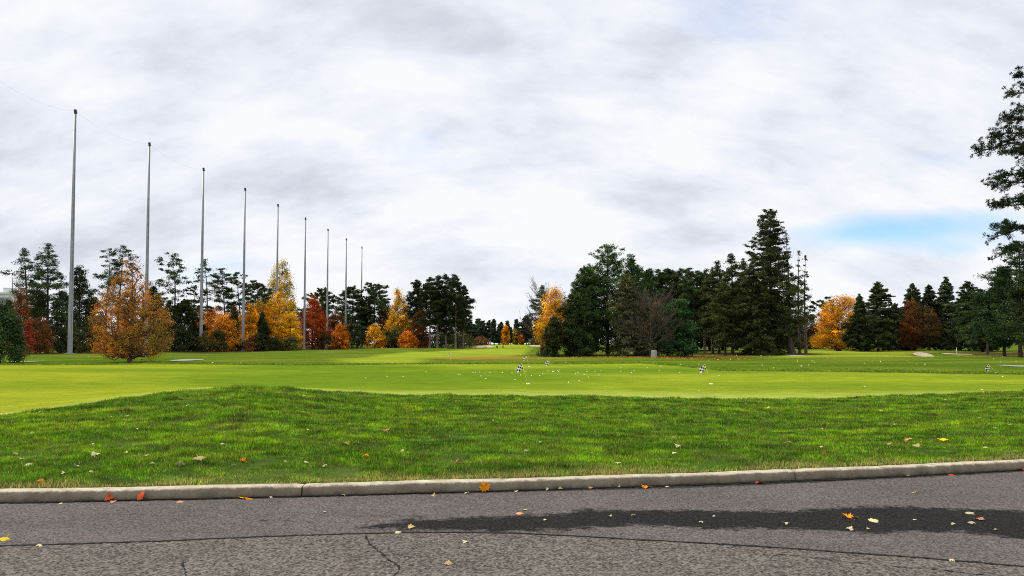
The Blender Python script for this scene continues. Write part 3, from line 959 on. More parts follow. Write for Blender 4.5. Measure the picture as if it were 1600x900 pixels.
def conifer(kind, px, top, d, wpx, label, group=None, name=None, cat='tree', **kw):
    x, zb, h = height_of(px, top, d)
    R = wpx / 2 / F * d * (1.4 if kind in ('pine', 'scots') else 1.22)
    sz = d / F            # metres per photograph pixel
    pr = dict(color=DARKPINE, fl=(max(0.26, 3.6 * sz), max(0.07, 0.95 * sz)))
    if kind == 'pine':      # open white pine, plates of foliage with sky between
        pr.update(cb=0.25, prof=P_PINE, step=max(0.55, h * 0.055), nper=4, up=0.12, droop=0.05, irr=0.6, smin=0.35, cr=max(0.42, h * 0.042), dens=1.15, flat=0.42, nf=40)
        name = name or 'pine_tree'
    elif kind == 'scots':   # few branches high on a bare leaning trunk
        pr.update(cb=0.45, prof=P_FLAT, step=max(0.6, h * 0.07), nper=3, up=0.2, droop=0.1, irr=0.65, smin=0.45, cr=max(0.40, h * 0.040), flat=0.42, nf=38, wob=0.05)
        name = name or 'pine_tree'
    elif kind == 'spruce':
        pr.update(cb=0.06, prof=P_SPRUCE, step=max(0.36, h * 0.032), nper=6, up=0.02, droop=0.22, irr=0.32, smin=0.15, cr=max(0.3, h * 0.024), dens=1.05, flat=0.5, nf=22, hang=0.35, color=SPRUCE)
        name = name or 'spruce_tree'
    elif kind == 'dense':
        pr.update(cb=0.03, prof=lambda t: (1 - t) ** 0.6 * min(1, t * 4 + 0.7), step=max(0.4, h * 0.045), nper=7, up=0.3, droop=0.12, irr=0.4, smin=0.25, cr=max(0.34, h * 0.04), dens=1.1, flat=0.8, nf=26, color=BLACKISH)
        name = name or 'evergreen_tree'
    elif kind == 'red':
        pr.update(cb=0.45, prof=P_RED, step=max(0.6, h * 0.05), nper=5, up=0.2, droop=0.06, irr=0.4, smin=0.3, cr=max(0.42, h * 0.036), flat=0.55, nf=30, bark='bark_red')
        name = name or 'pine_tree'
    pr.update(kw)
    ms = whorl_tree(h, R, rng(), **pr)
    return plant(name, ms, x, d, label, cat, group)


def maple(px, top, d, wpx, label, group=None, name='maple_tree', **kw):
    x, zb, h = height_of(px, top, d)
    R = wpx / 2 / F * d * 1.1
    pr = dict(ls=max(0.13, 1.75 * d / F), cr=max(0.28, 0.155 * R + 0.18), ncl=170, nf=32, cv=0.24, gaps=0.4)
    pr.update(kw)
    pr['ncl'] = int(pr['ncl'] * 1.3)
    pr['nf'] = int(pr['nf'] * 1.55)
    return plant(name, leafy_tree(h, R, rng(), **pr), x, d, label, 'tree', group)


def shrub(px, top, d, wpx, label, group=None, name='shrub', **kw):
    x, zb, h = height_of(px, top, d)
    R = wpx / 2 / F * d
    pr = dict(cr=max(0.25, 0.28 * min(R, h)), ls=max(0.16, 2.4 * d / F))
    pr.update(kw)
    return plant(name, bush(h, R, rng(), **pr), x, d, label, 'shrub', group)


ORANGE, DEEP, YELLOW, GOLD, RED, RUST, BROWN, OLV = (0.58, 0.20, 0.012), (0.45, 0.11, 0.012), (0.68, 0.40, 0.02), (0.64, 0.30, 0.015), (0.33, 0.05, 0.018), (0.20, 0.065, 0.02), (0.13, 0.060, 0.026), (0.22, 0.19, 0.025)

# --- row of trees behind the net poles
conifer('pine', 47, 388, 99, 44, 'open dark pine with one long crooked limb high up, behind the rust red tree', cb=0.42, lean=(-0.05, 0), irr=0.7)
conifer('pine', 77, 382, 98, 64, 'tall dark pine with tiered branches standing beside the nearest net pole', cb=0.12, dens=1.3, nper=5)
conifer('dense', 126, 418, 104, 44, 'narrow black-green evergreen just beyond the nearest net pole', prof=lambda t: (1 - t) ** 0.45 * min(1, t * 4 + 0.8))
conifer('scots', 168, 388, 116, 44, 'flat-tiered pine showing over the bronze tree on the building side', cb=0.25, nper=4)
conifer('scots', 188, 384, 118, 36, 'slim dark pine top rising directly over the bronze tree crown', cb=0.35, nper=4, dens=1.3)
conifer('scots', 272, 400, 125, 46, 'wide-topped pine with thin bare twigs at its tip between second and third poles', cb=0.45, nper=4)
conifer('scots', 303, 446, 127, 44, 'low spreading pine with level branches close to the third net pole', cb=0.55)
conifer('dense', 240, 448, 122, 50, 'dark evergreen filling the gap behind the bronze tree')
conifer('dense', 289, 470, 121, 46, 'squat black-green evergreen at the foot of the third net pole', prof=lambda t: (1 - t) ** 0.4)
conifer('scots', 327, 407, 140, 24, 'thin leaning pine with a small tuft crown above the orange trees', cb=0.60, nper=3, lean=(-0.05, 0), irr=0.4)
conifer('scots', 351, 421, 143, 34, 'small pine with short dense tiers standing over the red maple', cb=0.3, nper=4, dens=1.3)
conifer('scots', 378, 426, 146, 46, 'one-sided pine with branches reaching past the fourth net pole', cb=0.55, lean=(-0.06, 0))
conifer('red', 403, 442, 156, 46, 'round-headed dark pine between the fourth pole and the yellow tree', cb=0.3)
maple(364, 470, 147, 36, 'small crimson maple peeping over the orange maple', palette=(RED, DEEP, RED), ncl=120)
maple(331, 478, 133, 62, 'broad orange maple beside the third net pole', palette=(ORANGE, ORANGE, GOLD, DEEP), shape='dome', cb=0.1, ncl=190)
maple(438, 405, 168, 52, 'tall yellow tree topping the others behind the fifth net pole', palette=(YELLOW, (0.42, 0.30, 0.03), OLV), shape='column', cb=0.2, ncl=210, nf=36)
maple(437, 455, 152, 54, 'bright golden maple at the foot of the fifth net pole', palette=(YELLOW, GOLD, GOLD), shape='egg', cb=0.05, ncl=210)
maple(408, 468, 150, 42, 'orange-gold maple between fourth and fifth net poles', palette=(GOLD, ORANGE, OLV), shape='egg', cb=0.05, ncl=150)
conifer('dense', 367, 490, 128, 20, 'small pointed dark fir in front of the orange maple')
conifer('dense', 410, 488, 136, 20, 'narrow pointed dark fir in front of the golden maples')
maple(351, 486, 126, 40, 'glowing orange low maple between third and fourth net poles', palette=(ORANGE, ORANGE, GOLD), shape='dome', cb=0.06, ncl=130)
maple(391, 474, 139, 40, 'amber maple touching the fourth net pole', palette=(GOLD, ORANGE, GOLD), shape='egg', cb=0.06, ncl=130)
maple(455, 480, 148, 34, 'pale golden low maple between fifth and sixth net poles', palette=(YELLOW, GOLD), shape='dome', cb=0.05, ncl=110)
maple(489, 461, 172, 46, 'deep red maple just beyond the sixth net pole', palette=(RED, (0.27, 0.07, 0.02), RED, DEEP), shape='egg', cb=0.08, ncl=200)
conifer('red', 502, 451, 196, 44, 'rounded dark pine standing behind the deep red maple', cb=0.2)
maple(524, 482, 192, 30, 'dull brown tree close to the seventh net pole', palette=(BROWN, RUST), ncl=110)
maple(531, 506, 178, 26, 'small bright orange tree between seventh and eighth net poles', palette=(DEEP, ORANGE), shape='dome', cb=0.05, ncl=100)
conifer('red', 551, 449, 212, 46, 'dark open pine standing behind the eighth net pole', cb=0.2)
conifer('red', 586, 444, 216, 50, 'dark pine with a wide ragged head beyond the last net pole', cb=0.2)
maple(607, 474, 214, 40, 'maroon-brown tree between the last pole and the yellow spire', palette=(BROWN, (0.17, 0.05, 0.025)), cb=0.05, ncl=150)
maple(622, 447, 202, 44, 'tall yellow spire-shaped tree beside the dark pine grove', palette=(YELLOW, GOLD, (0.46, 0.30, 0.03)), shape='cone', cb=0.06, ncl=200, nf=36)
maple(657, 484, 200, 34, 'rusty brown tree half inside the pine grove', palette=(RUST, BROWN), cb=0.05, ncl=110)
for px_, top_, w_, d_, lb in ((652, 438, 44, 205, 'pine at the yellow spire side of the dark grove'), (672, 434, 46, 192, 'pine with pale trunk second in the dark grove'),
                              (684, 432, 44, 190, 'twin-looking tall pine in the middle of the dark grove'), (697, 429, 48, 194, 'tallest pine in the dark grove'),
                              (712, 430, 50, 188, 'pine with long ragged limbs on the fairway side of the dark grove'), (724, 446, 34, 200, 'lower pine at the fairway edge of the dark grove')):
    conifer('red', px_, top_, d_, w_ * 0.84, lb, 'pines of the dark grove beside the fairway', cb=0.20 if int(px_) % 2 else 0.34, color=BLACKISH, nf=36, dens=1.2, nper=5, irr=0.6, prof=lambda t: (0.62 + 0.38 * math.sin(PI * min(1, t * 1.05))) * (1 - t ** 4) ** 0.7)
shrub(585, 505, 190, 34, 'golden orange bush under the dark pines beyond the last net pole', palette=(GOLD, ORANGE, YELLOW), mat='leaf', ncl=70)
shrub(637, 517, 186, 34, 'vivid orange bush at the foot of the yellow spire tree', palette=(ORANGE, DEEP), mat='leaf', ncl=60)
maple(33, 443, 93, 46, 'rust red tree beside the white building', palette=(RUST, (0.22, 0.055, 0.02), BROWN), shape='cone', cb=0.08, ncl=170)
maple(58, 492, 92, 40, 'dark red-brown small tree under the tiered pine', palette=(BROWN, RUST), shape='dome', cb=0.05, ncl=110)
shrub(46, 500, 88, 16, 'small crimson bush in front of the rust red tree', palette=(RED, (0.42, 0.05, 0.04)), mat='leaf', ncl=40)
# dark shrubs that close the foot of the row
for px_, top_, w_, d_, cc in ((95, 505, 40, 97, BLACKISH), (118, 512, 40, 98, OLIVE), (150, 500, 46, 104, (0.05, 0.045, 0.02)), (182, 508, 42, 107, BLACKISH), (250, 498, 44, 114, OLIVE), (282, 505, 44, 118, BLACKISH),
                              (318, 522, 34, 120, (0.06, 0.06, 0.02)), (340, 512, 34, 122, BLACKISH), (398, 522, 40, 136, BROWN), (425, 526, 40, 144, BLACKISH), (455, 525, 36, 144, OLIVE), (505, 514, 44, 172, BLACKISH),
                              (532, 520, 40, 180, OLIVE), (558, 512, 44, 192, BLACKISH), (606, 514, 44, 196, BLACKISH), (622, 508, 40, 197, OLIVE), (660, 518, 40, 204, BLACKISH), (700, 518, 50, 214, BLACKISH), (725, 520, 40, 216, OLIVE)):
    shrub(px_, top_, d_, w_, 'dark undergrowth shrub at the shaded foot of the row behind the net poles', 'shrubs at the foot of the pole-side trees', color=cc, ncl=56)
# second, shaded row: three sources, copied
srcs = []
for i in range(3):
    rr = np.random.default_rng(900 + i)
    srcs.append(whorl_tree(12.0, 3.0, rr, cb=0.08, prof=lambda t: (1 - t) ** 0.5, step=0.7, nper=5, up=0.2, cr=0.6, nf=26, fl=(0.5, 0.16), color=BLACKISH, flat=0.6))


def copies(src_meshes, name, lst, label, group, rg, hsrc=12.0):
    for (px_, top_, d_, ws) in lst:
        x, zb, h = height_of(px_, top_, d_)
        ms = src_meshes[int(rg.integers(0, len(src_meshes)))]
        o = plant(name, ms, x, d_, label, 'tree', group, rg.uniform(0, 6.28))
        s = h / hsrc; o.scale = (s * ws, s * ws, s)


rg0 = np.random.default_rng(55)
copies(srcs, 'evergreen_tree', [(p_ + rg0.uniform(-6, 6), t_, d_, 1.1) for p_, t_, d_ in
       ((12, 470, 112), (60, 460, 118), (100, 455, 120), (150, 465, 128), (205, 468, 135), (225, 472, 138), (262, 470, 140), (305, 478, 150), (335, 485, 155), (365, 480, 165), (392, 478, 172), (420, 470, 185), (460, 470, 195), (475, 482, 205),
        (512, 476, 220), (535, 480, 232), (565, 470, 240), (600, 470, 238), (630, 478, 240), (655, 470, 232), (690, 470, 235), (715, 476, 236))],
       'dark evergreen in the shaded back row behind the autumn trees', 'shaded back row behind the net poles', rg0)

# --- bronze tree and bush that stand nearer, on the mown ground
x, zb, h = height_of(206, 392, 50)
plant('bronze_tree', leafy_tree(h, 2.55, np.random.default_rng(21), cb=0.07, shape='bronze', topless=0.85,
      palette=((0.58, 0.22, 0.020), (0.38, 0.13, 0.025), (0.33, 0.20, 0.03), (0.25, 0.125, 0.035)),
      pfun=lambda a, t: (np.clip(1.2 - np.abs(a + 0.4) * 1.3 - np.abs(t - 0.35), 0, 1), 0.4 + 0 * a + 0.5 * t, np.clip(0.3 + a * 0.9 - t * 0.5, 0, 1), 0.25 + 0 * a),
      ncl=470, nf=44, cr=0.30, ls=0.092, inner=0.12, limbs=90, trunk_r=0.13, up=1.25, flat=1.0, gaps=0.5, bark='bark'),
      x, 50, 'small bronze and orange tree with low spreading twigs, alone on the mown grass', 'tree')
x, zb, h = height_of(-2, 468, 49)
plant('evergreen_bush', bush(h, 1.75, np.random.default_rng(22), color=(0.040, 0.070, 0.028), ncl=210, nf=95, cr=0.40, ls=0.15, lw=0.42), x, 49,
      'rounded dark green bush at the edge of the mown grass below the white building', 'shrub')

# --- central clump
conifer('dense', 864, 496, 70.5, 42, 'low dark spruce at the yellow maple foot, fairway end of the central clump', prof=lambda t: (1 - t) ** 0.55)
maple(867, 446, 73, 60, 'golden yellow maple squeezed against the dark central pines', palette=(GOLD, YELLOW, ORANGE), shape='egg', cb=0.16, ncl=150, nf=40, sx=0.9, gaps=0.5)
x, zb, h = height_of(852, 440, 84)
plant('bare_tree', twig_tree(h, 2.6, rng(), n1=22), x, 84, 'leafless grey tree behind the golden maple of the central clump', 'tree')
conifer('pine', 846, 446, 92, 40, 'thin-topped pine behind the golden maple of the central clump', cb=0.3)
conifer('dense', 903, 450, 71, 58, 'dark pine leaning over the golden maple at the clump end', color=DARKPINE, prof=lambda t: (1 - t) ** 0.5 * min(1, t * 3 + 0.75), nf=34)
conifer('dense', 917, 418, 75, 84, 'broad green pine second from the golden maple', color=BLUEPINE, prof=lambda t: (1 - t) ** 0.55 * min(1, t * 3 + 0.75), nf=34, up=0.45)
conifer('pine', 949, 385, 77, 84, 'tallest pine of the central clump, with an open tufted head', color=FRESH, cb=0.04, prof=lambda t: (1 - t) ** 0.5 * min(1, t * 3 + 0.8), nper=6, dens=1.2, up=0.5, step=0.5, nf=34)
conifer('dense', 985, 404, 76, 70, 'tall green pine just behind the greyish drooping spruce', color=BLUEPINE, prof=lambda t: (1 - t) ** 0.55 * min(1, t * 3 + 0.75), nf=34, up=0.45)
conifer('spruce', 982, 428, 71, 74, 'greyish olive spruce with drooping thin needles at the front of the central clump', color=(0.085, 0.080, 0.042), nf=18, dens=0.9, prof=lambda t: (1 - t) ** 0.6 * min(1, t * 4 + 0.7))
conifer('dense', 1012, 424, 82, 56, 'dark pine behind the bare rusty tree', color=DARKPINE, nf=30)
x, zb, h = height_of(1014, 446, 70)
plant('bare_tree', twig_tree(h, 2.3, rng(), n1=34, n2=9, n3=6, up=0.75, r0=0.07), x, 70, 'bare tree with fanned grey-brown twigs beside the bright green bushy pine', 'tree')
maple(1026, 470, 72.5, 56, 'thin rust-leaved small tree tangled in the bare fanned twigs', palette=(BROWN, (0.20, 0.10, 0.04), (0.28, 0.13, 0.045)), ncl=90, nf=20, gaps=0.6, shape='egg', cb=0.15, ls=0.13)
conifer('dense', 1060, 470, 71, 62, 'bushy bright green young pine at the spruce end of the central clump', color=(0.034, 0.076, 0.033), prof=lambda t: (1 - t) ** 0.42 * min(1, t * 3 + 0.8), nf=36, up=0.5, name='pine_tree')
for px_, top_, d_, w_, lb in ((1018, 424, 106, 54, 'red pine directly behind the bare fanned tree'), (1042, 424, 108, 54, 'red pine over the bare fanned tree twig tips'), (1062, 420, 104, 54, 'red pine rising straight above the bright green young pine'),
                              (1082, 424, 102, 52, 'red pine with pale trunk beside the bright green young pine'), (1100, 426, 106, 44, 'red pine between the young pine and the open stand')):
    conifer('red', px_, top_, d_, w_, lb, 'red pine stand behind the central clump', cb=0.4, nf=40, dens=1.4)
copies(srcs, 'evergreen_tree', [(p_, t_, d_, w_) for p_, t_, d_, w_ in ((1012, 455, 122, 1.3), (1040, 450, 125, 1.3), (1066, 452, 121, 1.3), (1088, 448, 124, 1.3), (1108, 452, 122, 1.3), (1128, 446, 126, 1.3), (1150, 440, 122, 1.3), (1170, 444, 120, 1.3), (1190, 450, 124, 1.3), (1212, 455, 122, 1.2), (1228, 470, 124, 1.1))],
       'dark evergreen closing the shade behind the red pines and the open stand', 'shaded back row behind the red pines', rg0)
# --- open stand and the tall spruces
for px_, top_, d_, w_, lb, kw in ((1112, 418, 98, 40, 'slim pine at the start of the open stand before the tall spruce', {}), (1122, 410, 108, 50, 'open-crowned pine with sky showing through, near the slim pine', {}),
                                  (1143, 396, 97, 58, 'tallest open-crowned pine before the tall spruce', {}), (1163, 404, 104, 52, 'pine tucked against the tall spruce', {'cb': 0.2}), (1132, 440, 90, 50, 'shorter dark pine low in the open stand', {'cb': 0.15})):
    conifer('pine', px_, top_, d_, w_, lb, 'open pine stand before the tall spruce', **dict(dict(cb=0.2, color=(0.044, 0.051, 0.019), nper=5, dens=1.3, smin=0.25), **kw))
conifer('spruce', 1203, 326, 91, 76, 'tallest spruce in view, a dense ragged dark cone', color=(0.046, 0.053, 0.021), nf=26, prof=lambda t: float(np.interp(t, [0, 0.12, 0.37, 0.6, 0.8, 0.93, 1], [0.80, 0.95, 0.92, 0.74, 0.55, 0.30, 0.06])), irr=0.62, cb=0.05, up=0.12, upb=0.6, droop=0.26, step=0.40, nper=7, cr=0.36, wob=0.015)
conifer('spruce', 1178, 396, 89, 62, 'lower dark spruce leaning against the tallest spruce', color=(0.046, 0.053, 0.021), nf=22, prof=lambda t: (1 - t) ** 0.55 * min(1, t * 3 + 0.7))
conifer('spruce', 1231, 364, 93, 34, 'thin half-bare spruce beside the tallest spruce', color=SPRUCE, cb=0.25, gap=0.35, dead=0.3, nper=4, bark='bark')
conifer('spruce', 1247, 392, 96, 26, 'nearly dead bare-trunked spruce, first of two thin trunks', cb=0.3, gap=0.35, dead=0.3, nper=3, irr=0.75, bark='bark', droop=0.3, trunk_r=0.19)
conifer('spruce', 1257, 399, 95, 28, 'nearly dead bare-trunked spruce, second of two thin trunks, by the dome tree', cb=0.3, gap=0.35, dead=0.3, nper=3, irr=0.75, bark='bark', droop=0.3, trunk_r=0.17)
# leaning old trunk at the spruce's foot
x, zb, h = height_of(1236, 500, 88)
ms = whorl_tree(4.6, 1.4, rng(), cb=0.55, step=0.5, nper=4, lean=(-0.24, 0), trunk_r=0.42, cr=0.4, color=SPRUCE, prof=lambda t: 0.8, nf=24)
plant('leaning_tree', ms, at_depth(1239, 555, 88)[0], 88, 'thick leaning trunk propped at the tallest spruce foot', 'tree')
# --- beyond, to the orange maple and the spruces
maple(1258, 490, 165, 52, 'dark bronze dome-shaped tree behind the two thin dead spruces', palette=((0.045, 0.045, 0.02), (0.06, 0.04, 0.02), BROWN), shape='dome', cb=0.05, ncl=200, bark='bark_dark', cv=0.2)
conifer('scots', 1284, 470, 150, 34, 'small pine with an upswept tuft peeping over the orange maple edge', cb=0.4, up=0.5)
maple(1309, 461, 128, 78, 'large round orange-gold maple glowing before the dark spruces', palette=((0.62, 0.31, 0.015), (0.55, 0.20, 0.012), (0.52, 0.27, 0.02), (0.36, 0.21, 0.025)),
      pfun=lambda a, t: (0.4 + 0.5 * t, np.clip(0.3 - a * 0.9 + 0.2 * t, 0, 1.2), 0.35 + 0 * a, np.clip(0.8 - t * 1.3, 0, 1)), shape='dome', cb=0.10, ncl=420, nf=40, trunk_r=0.38, limbs=24, cr=0.75)
for px_, top_, d_, w_, lb, kw in ((1343, 460, 118, 34, 'narrow black spruce touching the orange maple', {'color': BLACKISH}), (1370, 440, 122, 62, 'pointed spruce next to the narrow black one, tiered like a feather', {}),
                                  (1398, 474, 132, 50, 'short dark spruce in the gap before the russet tree', {'color': BLACKISH}), (1426, 443, 128, 50, 'spruce rising straight behind the russet tree', {}),
                                  (1450, 445, 130, 52, 'spruce between the russet tree and the palest spruce', {'color': BLACKISH}), (1477, 433, 134, 52, 'tallest and palest spruce of the far group, thin-tipped', {'color': (0.045, 0.065, 0.034)}),
                                  (1512, 440, 120, 70, 'wide dark spruce with a leaning pale trunk at its foot', {'color': DARKPINE}), (1533, 452, 112, 44, 'ragged spruce beside the wide dark one', {'color': BLACKISH})):
    conifer('spruce', px_, top_, d_, w_, lb, 'spruces beyond the mown slope', **dict(dict(cb=0.1, nf=26, irr=0.6, prof=lambda t: (1 - t) ** 0.75 * min(1, t * 3 + 0.55) * 1.35), **kw))
maple(1423, 466, 123, 36, 'russet red-brown tree among the dark spruces', palette=((0.16, 0.042, 0.015), (0.14, 0.05, 0.018), BROWN), shape='egg', cb=0.12, ncl=150, gaps=0.5, nf=28)
maple(1449, 476, 121, 34, 'dull brown small tree with a visible pale stem beside the russet one', palette=(BROWN, (0.09, 0.06, 0.03)), cb=0.2, ncl=90, gaps=0.5)
copies(srcs, 'evergreen_tree', [(p_, t_, d_, w_) for p_, t_, d_, w_ in ((1330, 490, 170, 1.2), (1385, 492, 165, 1.2), (1410, 480, 160, 1.2), (1440, 475, 160, 1.2), (1465, 478, 158, 1.2), (1495, 478, 150, 1.2), (1522, 480, 146, 1.2), (1548, 470, 130, 1.1))],
       'dark evergreen filling the shade behind the far spruces', 'shaded back row behind the far spruces', rg0)
# --- big pines at the picture's edge
conifer('dense', 1566, 418, 82, 66, 'broad dark pine before the tall edge pine', color=(0.028, 0.052, 0.024), cb=0.14, nf=38, prof=lambda t: (1 - t) ** 0.5 * min(1, t * 3 + 0.8), fl=(0.34, 0.08))
conifer('pine', 1590, 378, 76, 84, 'massive pine crowding the tall edge pine, with olive lower boughs', color=(0.032, 0.055, 0.024), cb=0.16, nper=6, dens=1.3, nf=38, prof=lambda t: (1 - t) ** 0.5 * min(1, t * 3 + 0.8), up=0.35)
conifer('dense', 1622, 400, 66, 96, 'dark pine partly outside the view, massed under the tall edge pine', color=BLACKISH, cb=0.12, nf=36)
conifer('spruce', 1541, 458, 92, 22, 'thin pole-like spruce with short broken branches before the edge pines', cb=0.3, gap=0.3, dead=0.3, nper=3)


def edge_pine():
    rg = np.random.default_rng(77)
    d = 40.0
    x0 = (1655 - 800) / F * d; z0 = gz(x0, d)
    H = 19.0
    tr = Tubes()
    zz = np.linspace(0, H, 12)
    tr.add(np.stack([0.15 * np.sin(zz * 0.3), 0 * zz, zz], -1), 0.30 * (1 - zz / H) ** 0.7 + 0.03, 10)
    C, D, S = [], [], []

    def limb(zb, pts_end, r, dens=1.0):
        b = np.array([0.15 * math.sin(zb * 0.3), 0.0, zb]); e = np.array(pts_end, float)
        s = np.linspace(0, 1, 8)
        L = np.linalg.norm(e - b)
        pts = b + (e - b) * s[:, None]; pts[:, 2] += 0.10 * L * np.sin(s * PI)
        pts[1:-1] += rg.normal(0, 0.03 * L * 0.4, (6, 3))
        tr.add(pts, r * (1 - s * 0.82), 6)
        nb = int(11 * L / 3 * dens)
        for _ in range(nb):
            q = rg.uniform(0.22, 1.0)
            bb = np.array([np.interp(q, s, pts[:, i]) for i in range(3)])
            dr = unit((e - b) / L + rg.normal(0, 0.6, 3) * np.array([1, 1, 0.85]) + np.array([0, 0, 0.12]))
            ll = rg.uniform(0.3, 0.85) * (1.25 - 0.5 * q)
            s2 = np.linspace(0, 1, 4)
            p2 = bb + dr * ll * s2[:, None]; p2[:, 2] += 0.12 * ll * s2 ** 2
            tr.add(p2, 0.022 * (1 - 0.7 * s2), 4)
            m = max(2, int(ll / 0.16))
            for i in range(m):
                f = (i + rg.uniform(0.2, 1)) / m
                C.append(np.array([np.interp(f, s2, p2[:, k_]) for k_ in range(3)]) + rg.normal(0, 0.07, 3)); D.append(dr); S.append(rg.uniform(0.13, 0.22))

    def end(px_, py_, dd):
        X, Y, Z = at_depth(px_, py_, d + dd); return (X - x0, Y - d, Z - z0)
    for zb, px_, py_, dd, r in ((15.6, 1590, 118, 0.5, 0.07), (15.0, 1578, 150, -0.6, 0.08), (14.2, 1592, 172, 1.0, 0.07), (13.2, 1564, 190, 0.2, 0.09), (12.3, 1542, 215, -0.5, 0.09), (11.9, 1526, 238, 0.3, 0.10), (11.5, 1570, 243, -1.0, 0.07),
                                (10.6, 1560, 278, 0.7, 0.08), (10.0, 1556, 292, -0.7, 0.07), (8.9, 1549, 326, 0.2, 0.09), (8.4, 1556, 322, 1.0, 0.07), (7.4, 1548, 372, -0.4, 0.08), (6.9, 1552, 360, 0.8, 0.07), (6.0, 1560, 400, -0.6, 0.07)):
        limb(zb, end(px_, py_, dd), r, 1.9)
    for _ in range(46):          # limbs on every other side
        zb = rg.uniform(5.5, H - 0.8); az = rg.uniform(-2.2, 2.2); L = rg.uniform(1.6, 4.2) * (1.1 - (zb / H) ** 3)
        limb(zb, (math.cos(az) * L, math.sin(az) * L, zb + rg.uniform(-0.2, 0.5) * L * 0.5), 0.07, 1.0)
    C = np.array(C); D = unit(np.array(D)); S = np.array(S)
    nf = 22
    ids = np.repeat(np.arange(len(C)), nf)
    dirs = unit(rg.normal(size=(len(ids), 3)) + D[ids] * 0.8 + np.array([0, 0, 0.45]))
    pos = C[ids] + dirs * S[ids][:, None] * 0.62
    me = leaf_mesh('crown', pos, dirs, S[ids] * rg.uniform(0.9, 1.4, len(ids)), 0.032 * rg.uniform(0.7, 1.4, len(ids)), shades((0.024, 0.040, 0.022), ids, rg), rg, M['needle'])
    plant('pine_tree', (tr.mesh('trunk', M['bark']), me), x0, d, 'tall near pine at the view edge, long tufted limbs reaching over the far spruces', 'tree')


edge_pine()

# --- far tree line closing the fairway
far_src = []
for i in range(3):
    rr = np.random.default_rng(950 + i)
    far_src.append(whorl_tree(12.0, 2.6, rr, cb=(0.15, 0.35, 0.3)[i], prof=(P_SPRUCE, P_PINE, P_RED)[i], step=0.8, nper=5, up=0.1, cr=0.65, nf=22, fl=(1.0, 0.36), color=(0.030, 0.042, 0.028), flat=0.5, irr=0.5))
rg1 = np.random.default_rng(66)
lst = []
for i, p_ in enumerate(np.linspace(728, 872, 24)):
    t_ = [505, 498, 510, 496, 503, 512, 500, 497, 506, 501, 499, 508][i % 12] + rg1.uniform(-2, 4)
    lst.append((p_ + rg1.uniform(-3, 3), t_, 340 + rg1.uniform(-18, 25), 1.15))
copies(far_src, 'pine_tree', lst, 'small dark conifer in the distant tree line closing the fairway', 'far tree line at the end of the fairway', rg1)
copies(far_src, 'pine_tree', [(p_ + rg1.uniform(-3, 3), 515 + rg1.uniform(-5, 4), 390, 1.5) for p_ in np.linspace(725, 880, 16)], 'low dark conifer filling the rear of the distant tree line', 'rear of the far tree line', rg1)
maple(790, 508, 322, 13, 'small peach-orange tree in the distant tree line', palette=(ORANGE, GOLD), ncl=70, nf=24, shape='column', cb=0.05)
maple(806, 514, 322, 10, 'olive-yellow small tree beside the peach one in the distant tree line', palette=(OLV, GOLD), ncl=60, nf=24, shape='column', cb=0.05)
maple(815, 520, 318, 8, 'tiny rust tree at the end of the distant fairway', palette=(DEEP, RUST), ncl=40, nf=24, cb=0.05)
shrub(752, 526, 318, 34, 'maroon-brown thicket low under the distant conifers', color=BROWN, ncl=60)
shrub(840, 526, 318, 30, 'dark olive thicket under the distant conifers', color=OLIVE, ncl=60)
copies(far_src, 'pine_tree', [(p_ + rg1.uniform(-4, 4), 512 + rg1.uniform(-8, 6), 260, 1.2) for p_ in np.linspace(1080, 1300, 18)], 'dark conifer glimpsed low between the trunks of the open stand', 'conifers beyond the open stand', rg1)
for p_ in (776.5, 786):
    shrub(p_, 539.4, 205, 2.6, 'tiny clipped dark shrub on the distant fairway edge', 'clipped shrubs on the fairway', ncl=14, nf=20, ls=0.12, cr=0.12)

# ------------------------------------------------------------------ net poles and cables
POLES = [(110, 118, 168, 553, 'nearest and tallest-looking grey net pole, between the tiered pine and black-green evergreen'), (228, 234, 226, 553, 'second net pole, seen through the bronze tree'),
         (314, 318, 268, 552, 'third net pole, beside the broad orange maple'), (380, 383.5, 297, 550, 'fourth net pole, beside the one-sided pine'), (432, 434, 320, 548, 'fifth net pole, in front of the tall yellow tree'),
         (475.5, 477, 341, 546, 'sixth net pole, at the deep red maple edge'), (511, 512, 358, 545, 'seventh net pole, by the small bright orange tree'), (540, 541, 372, 544.5, 'eighth net pole, before the open dark pine'), (564.5, 565, 387, 544, 'last and shortest-looking net pole, nearest the golden orange bush')]
PH = 30.0
tops = []


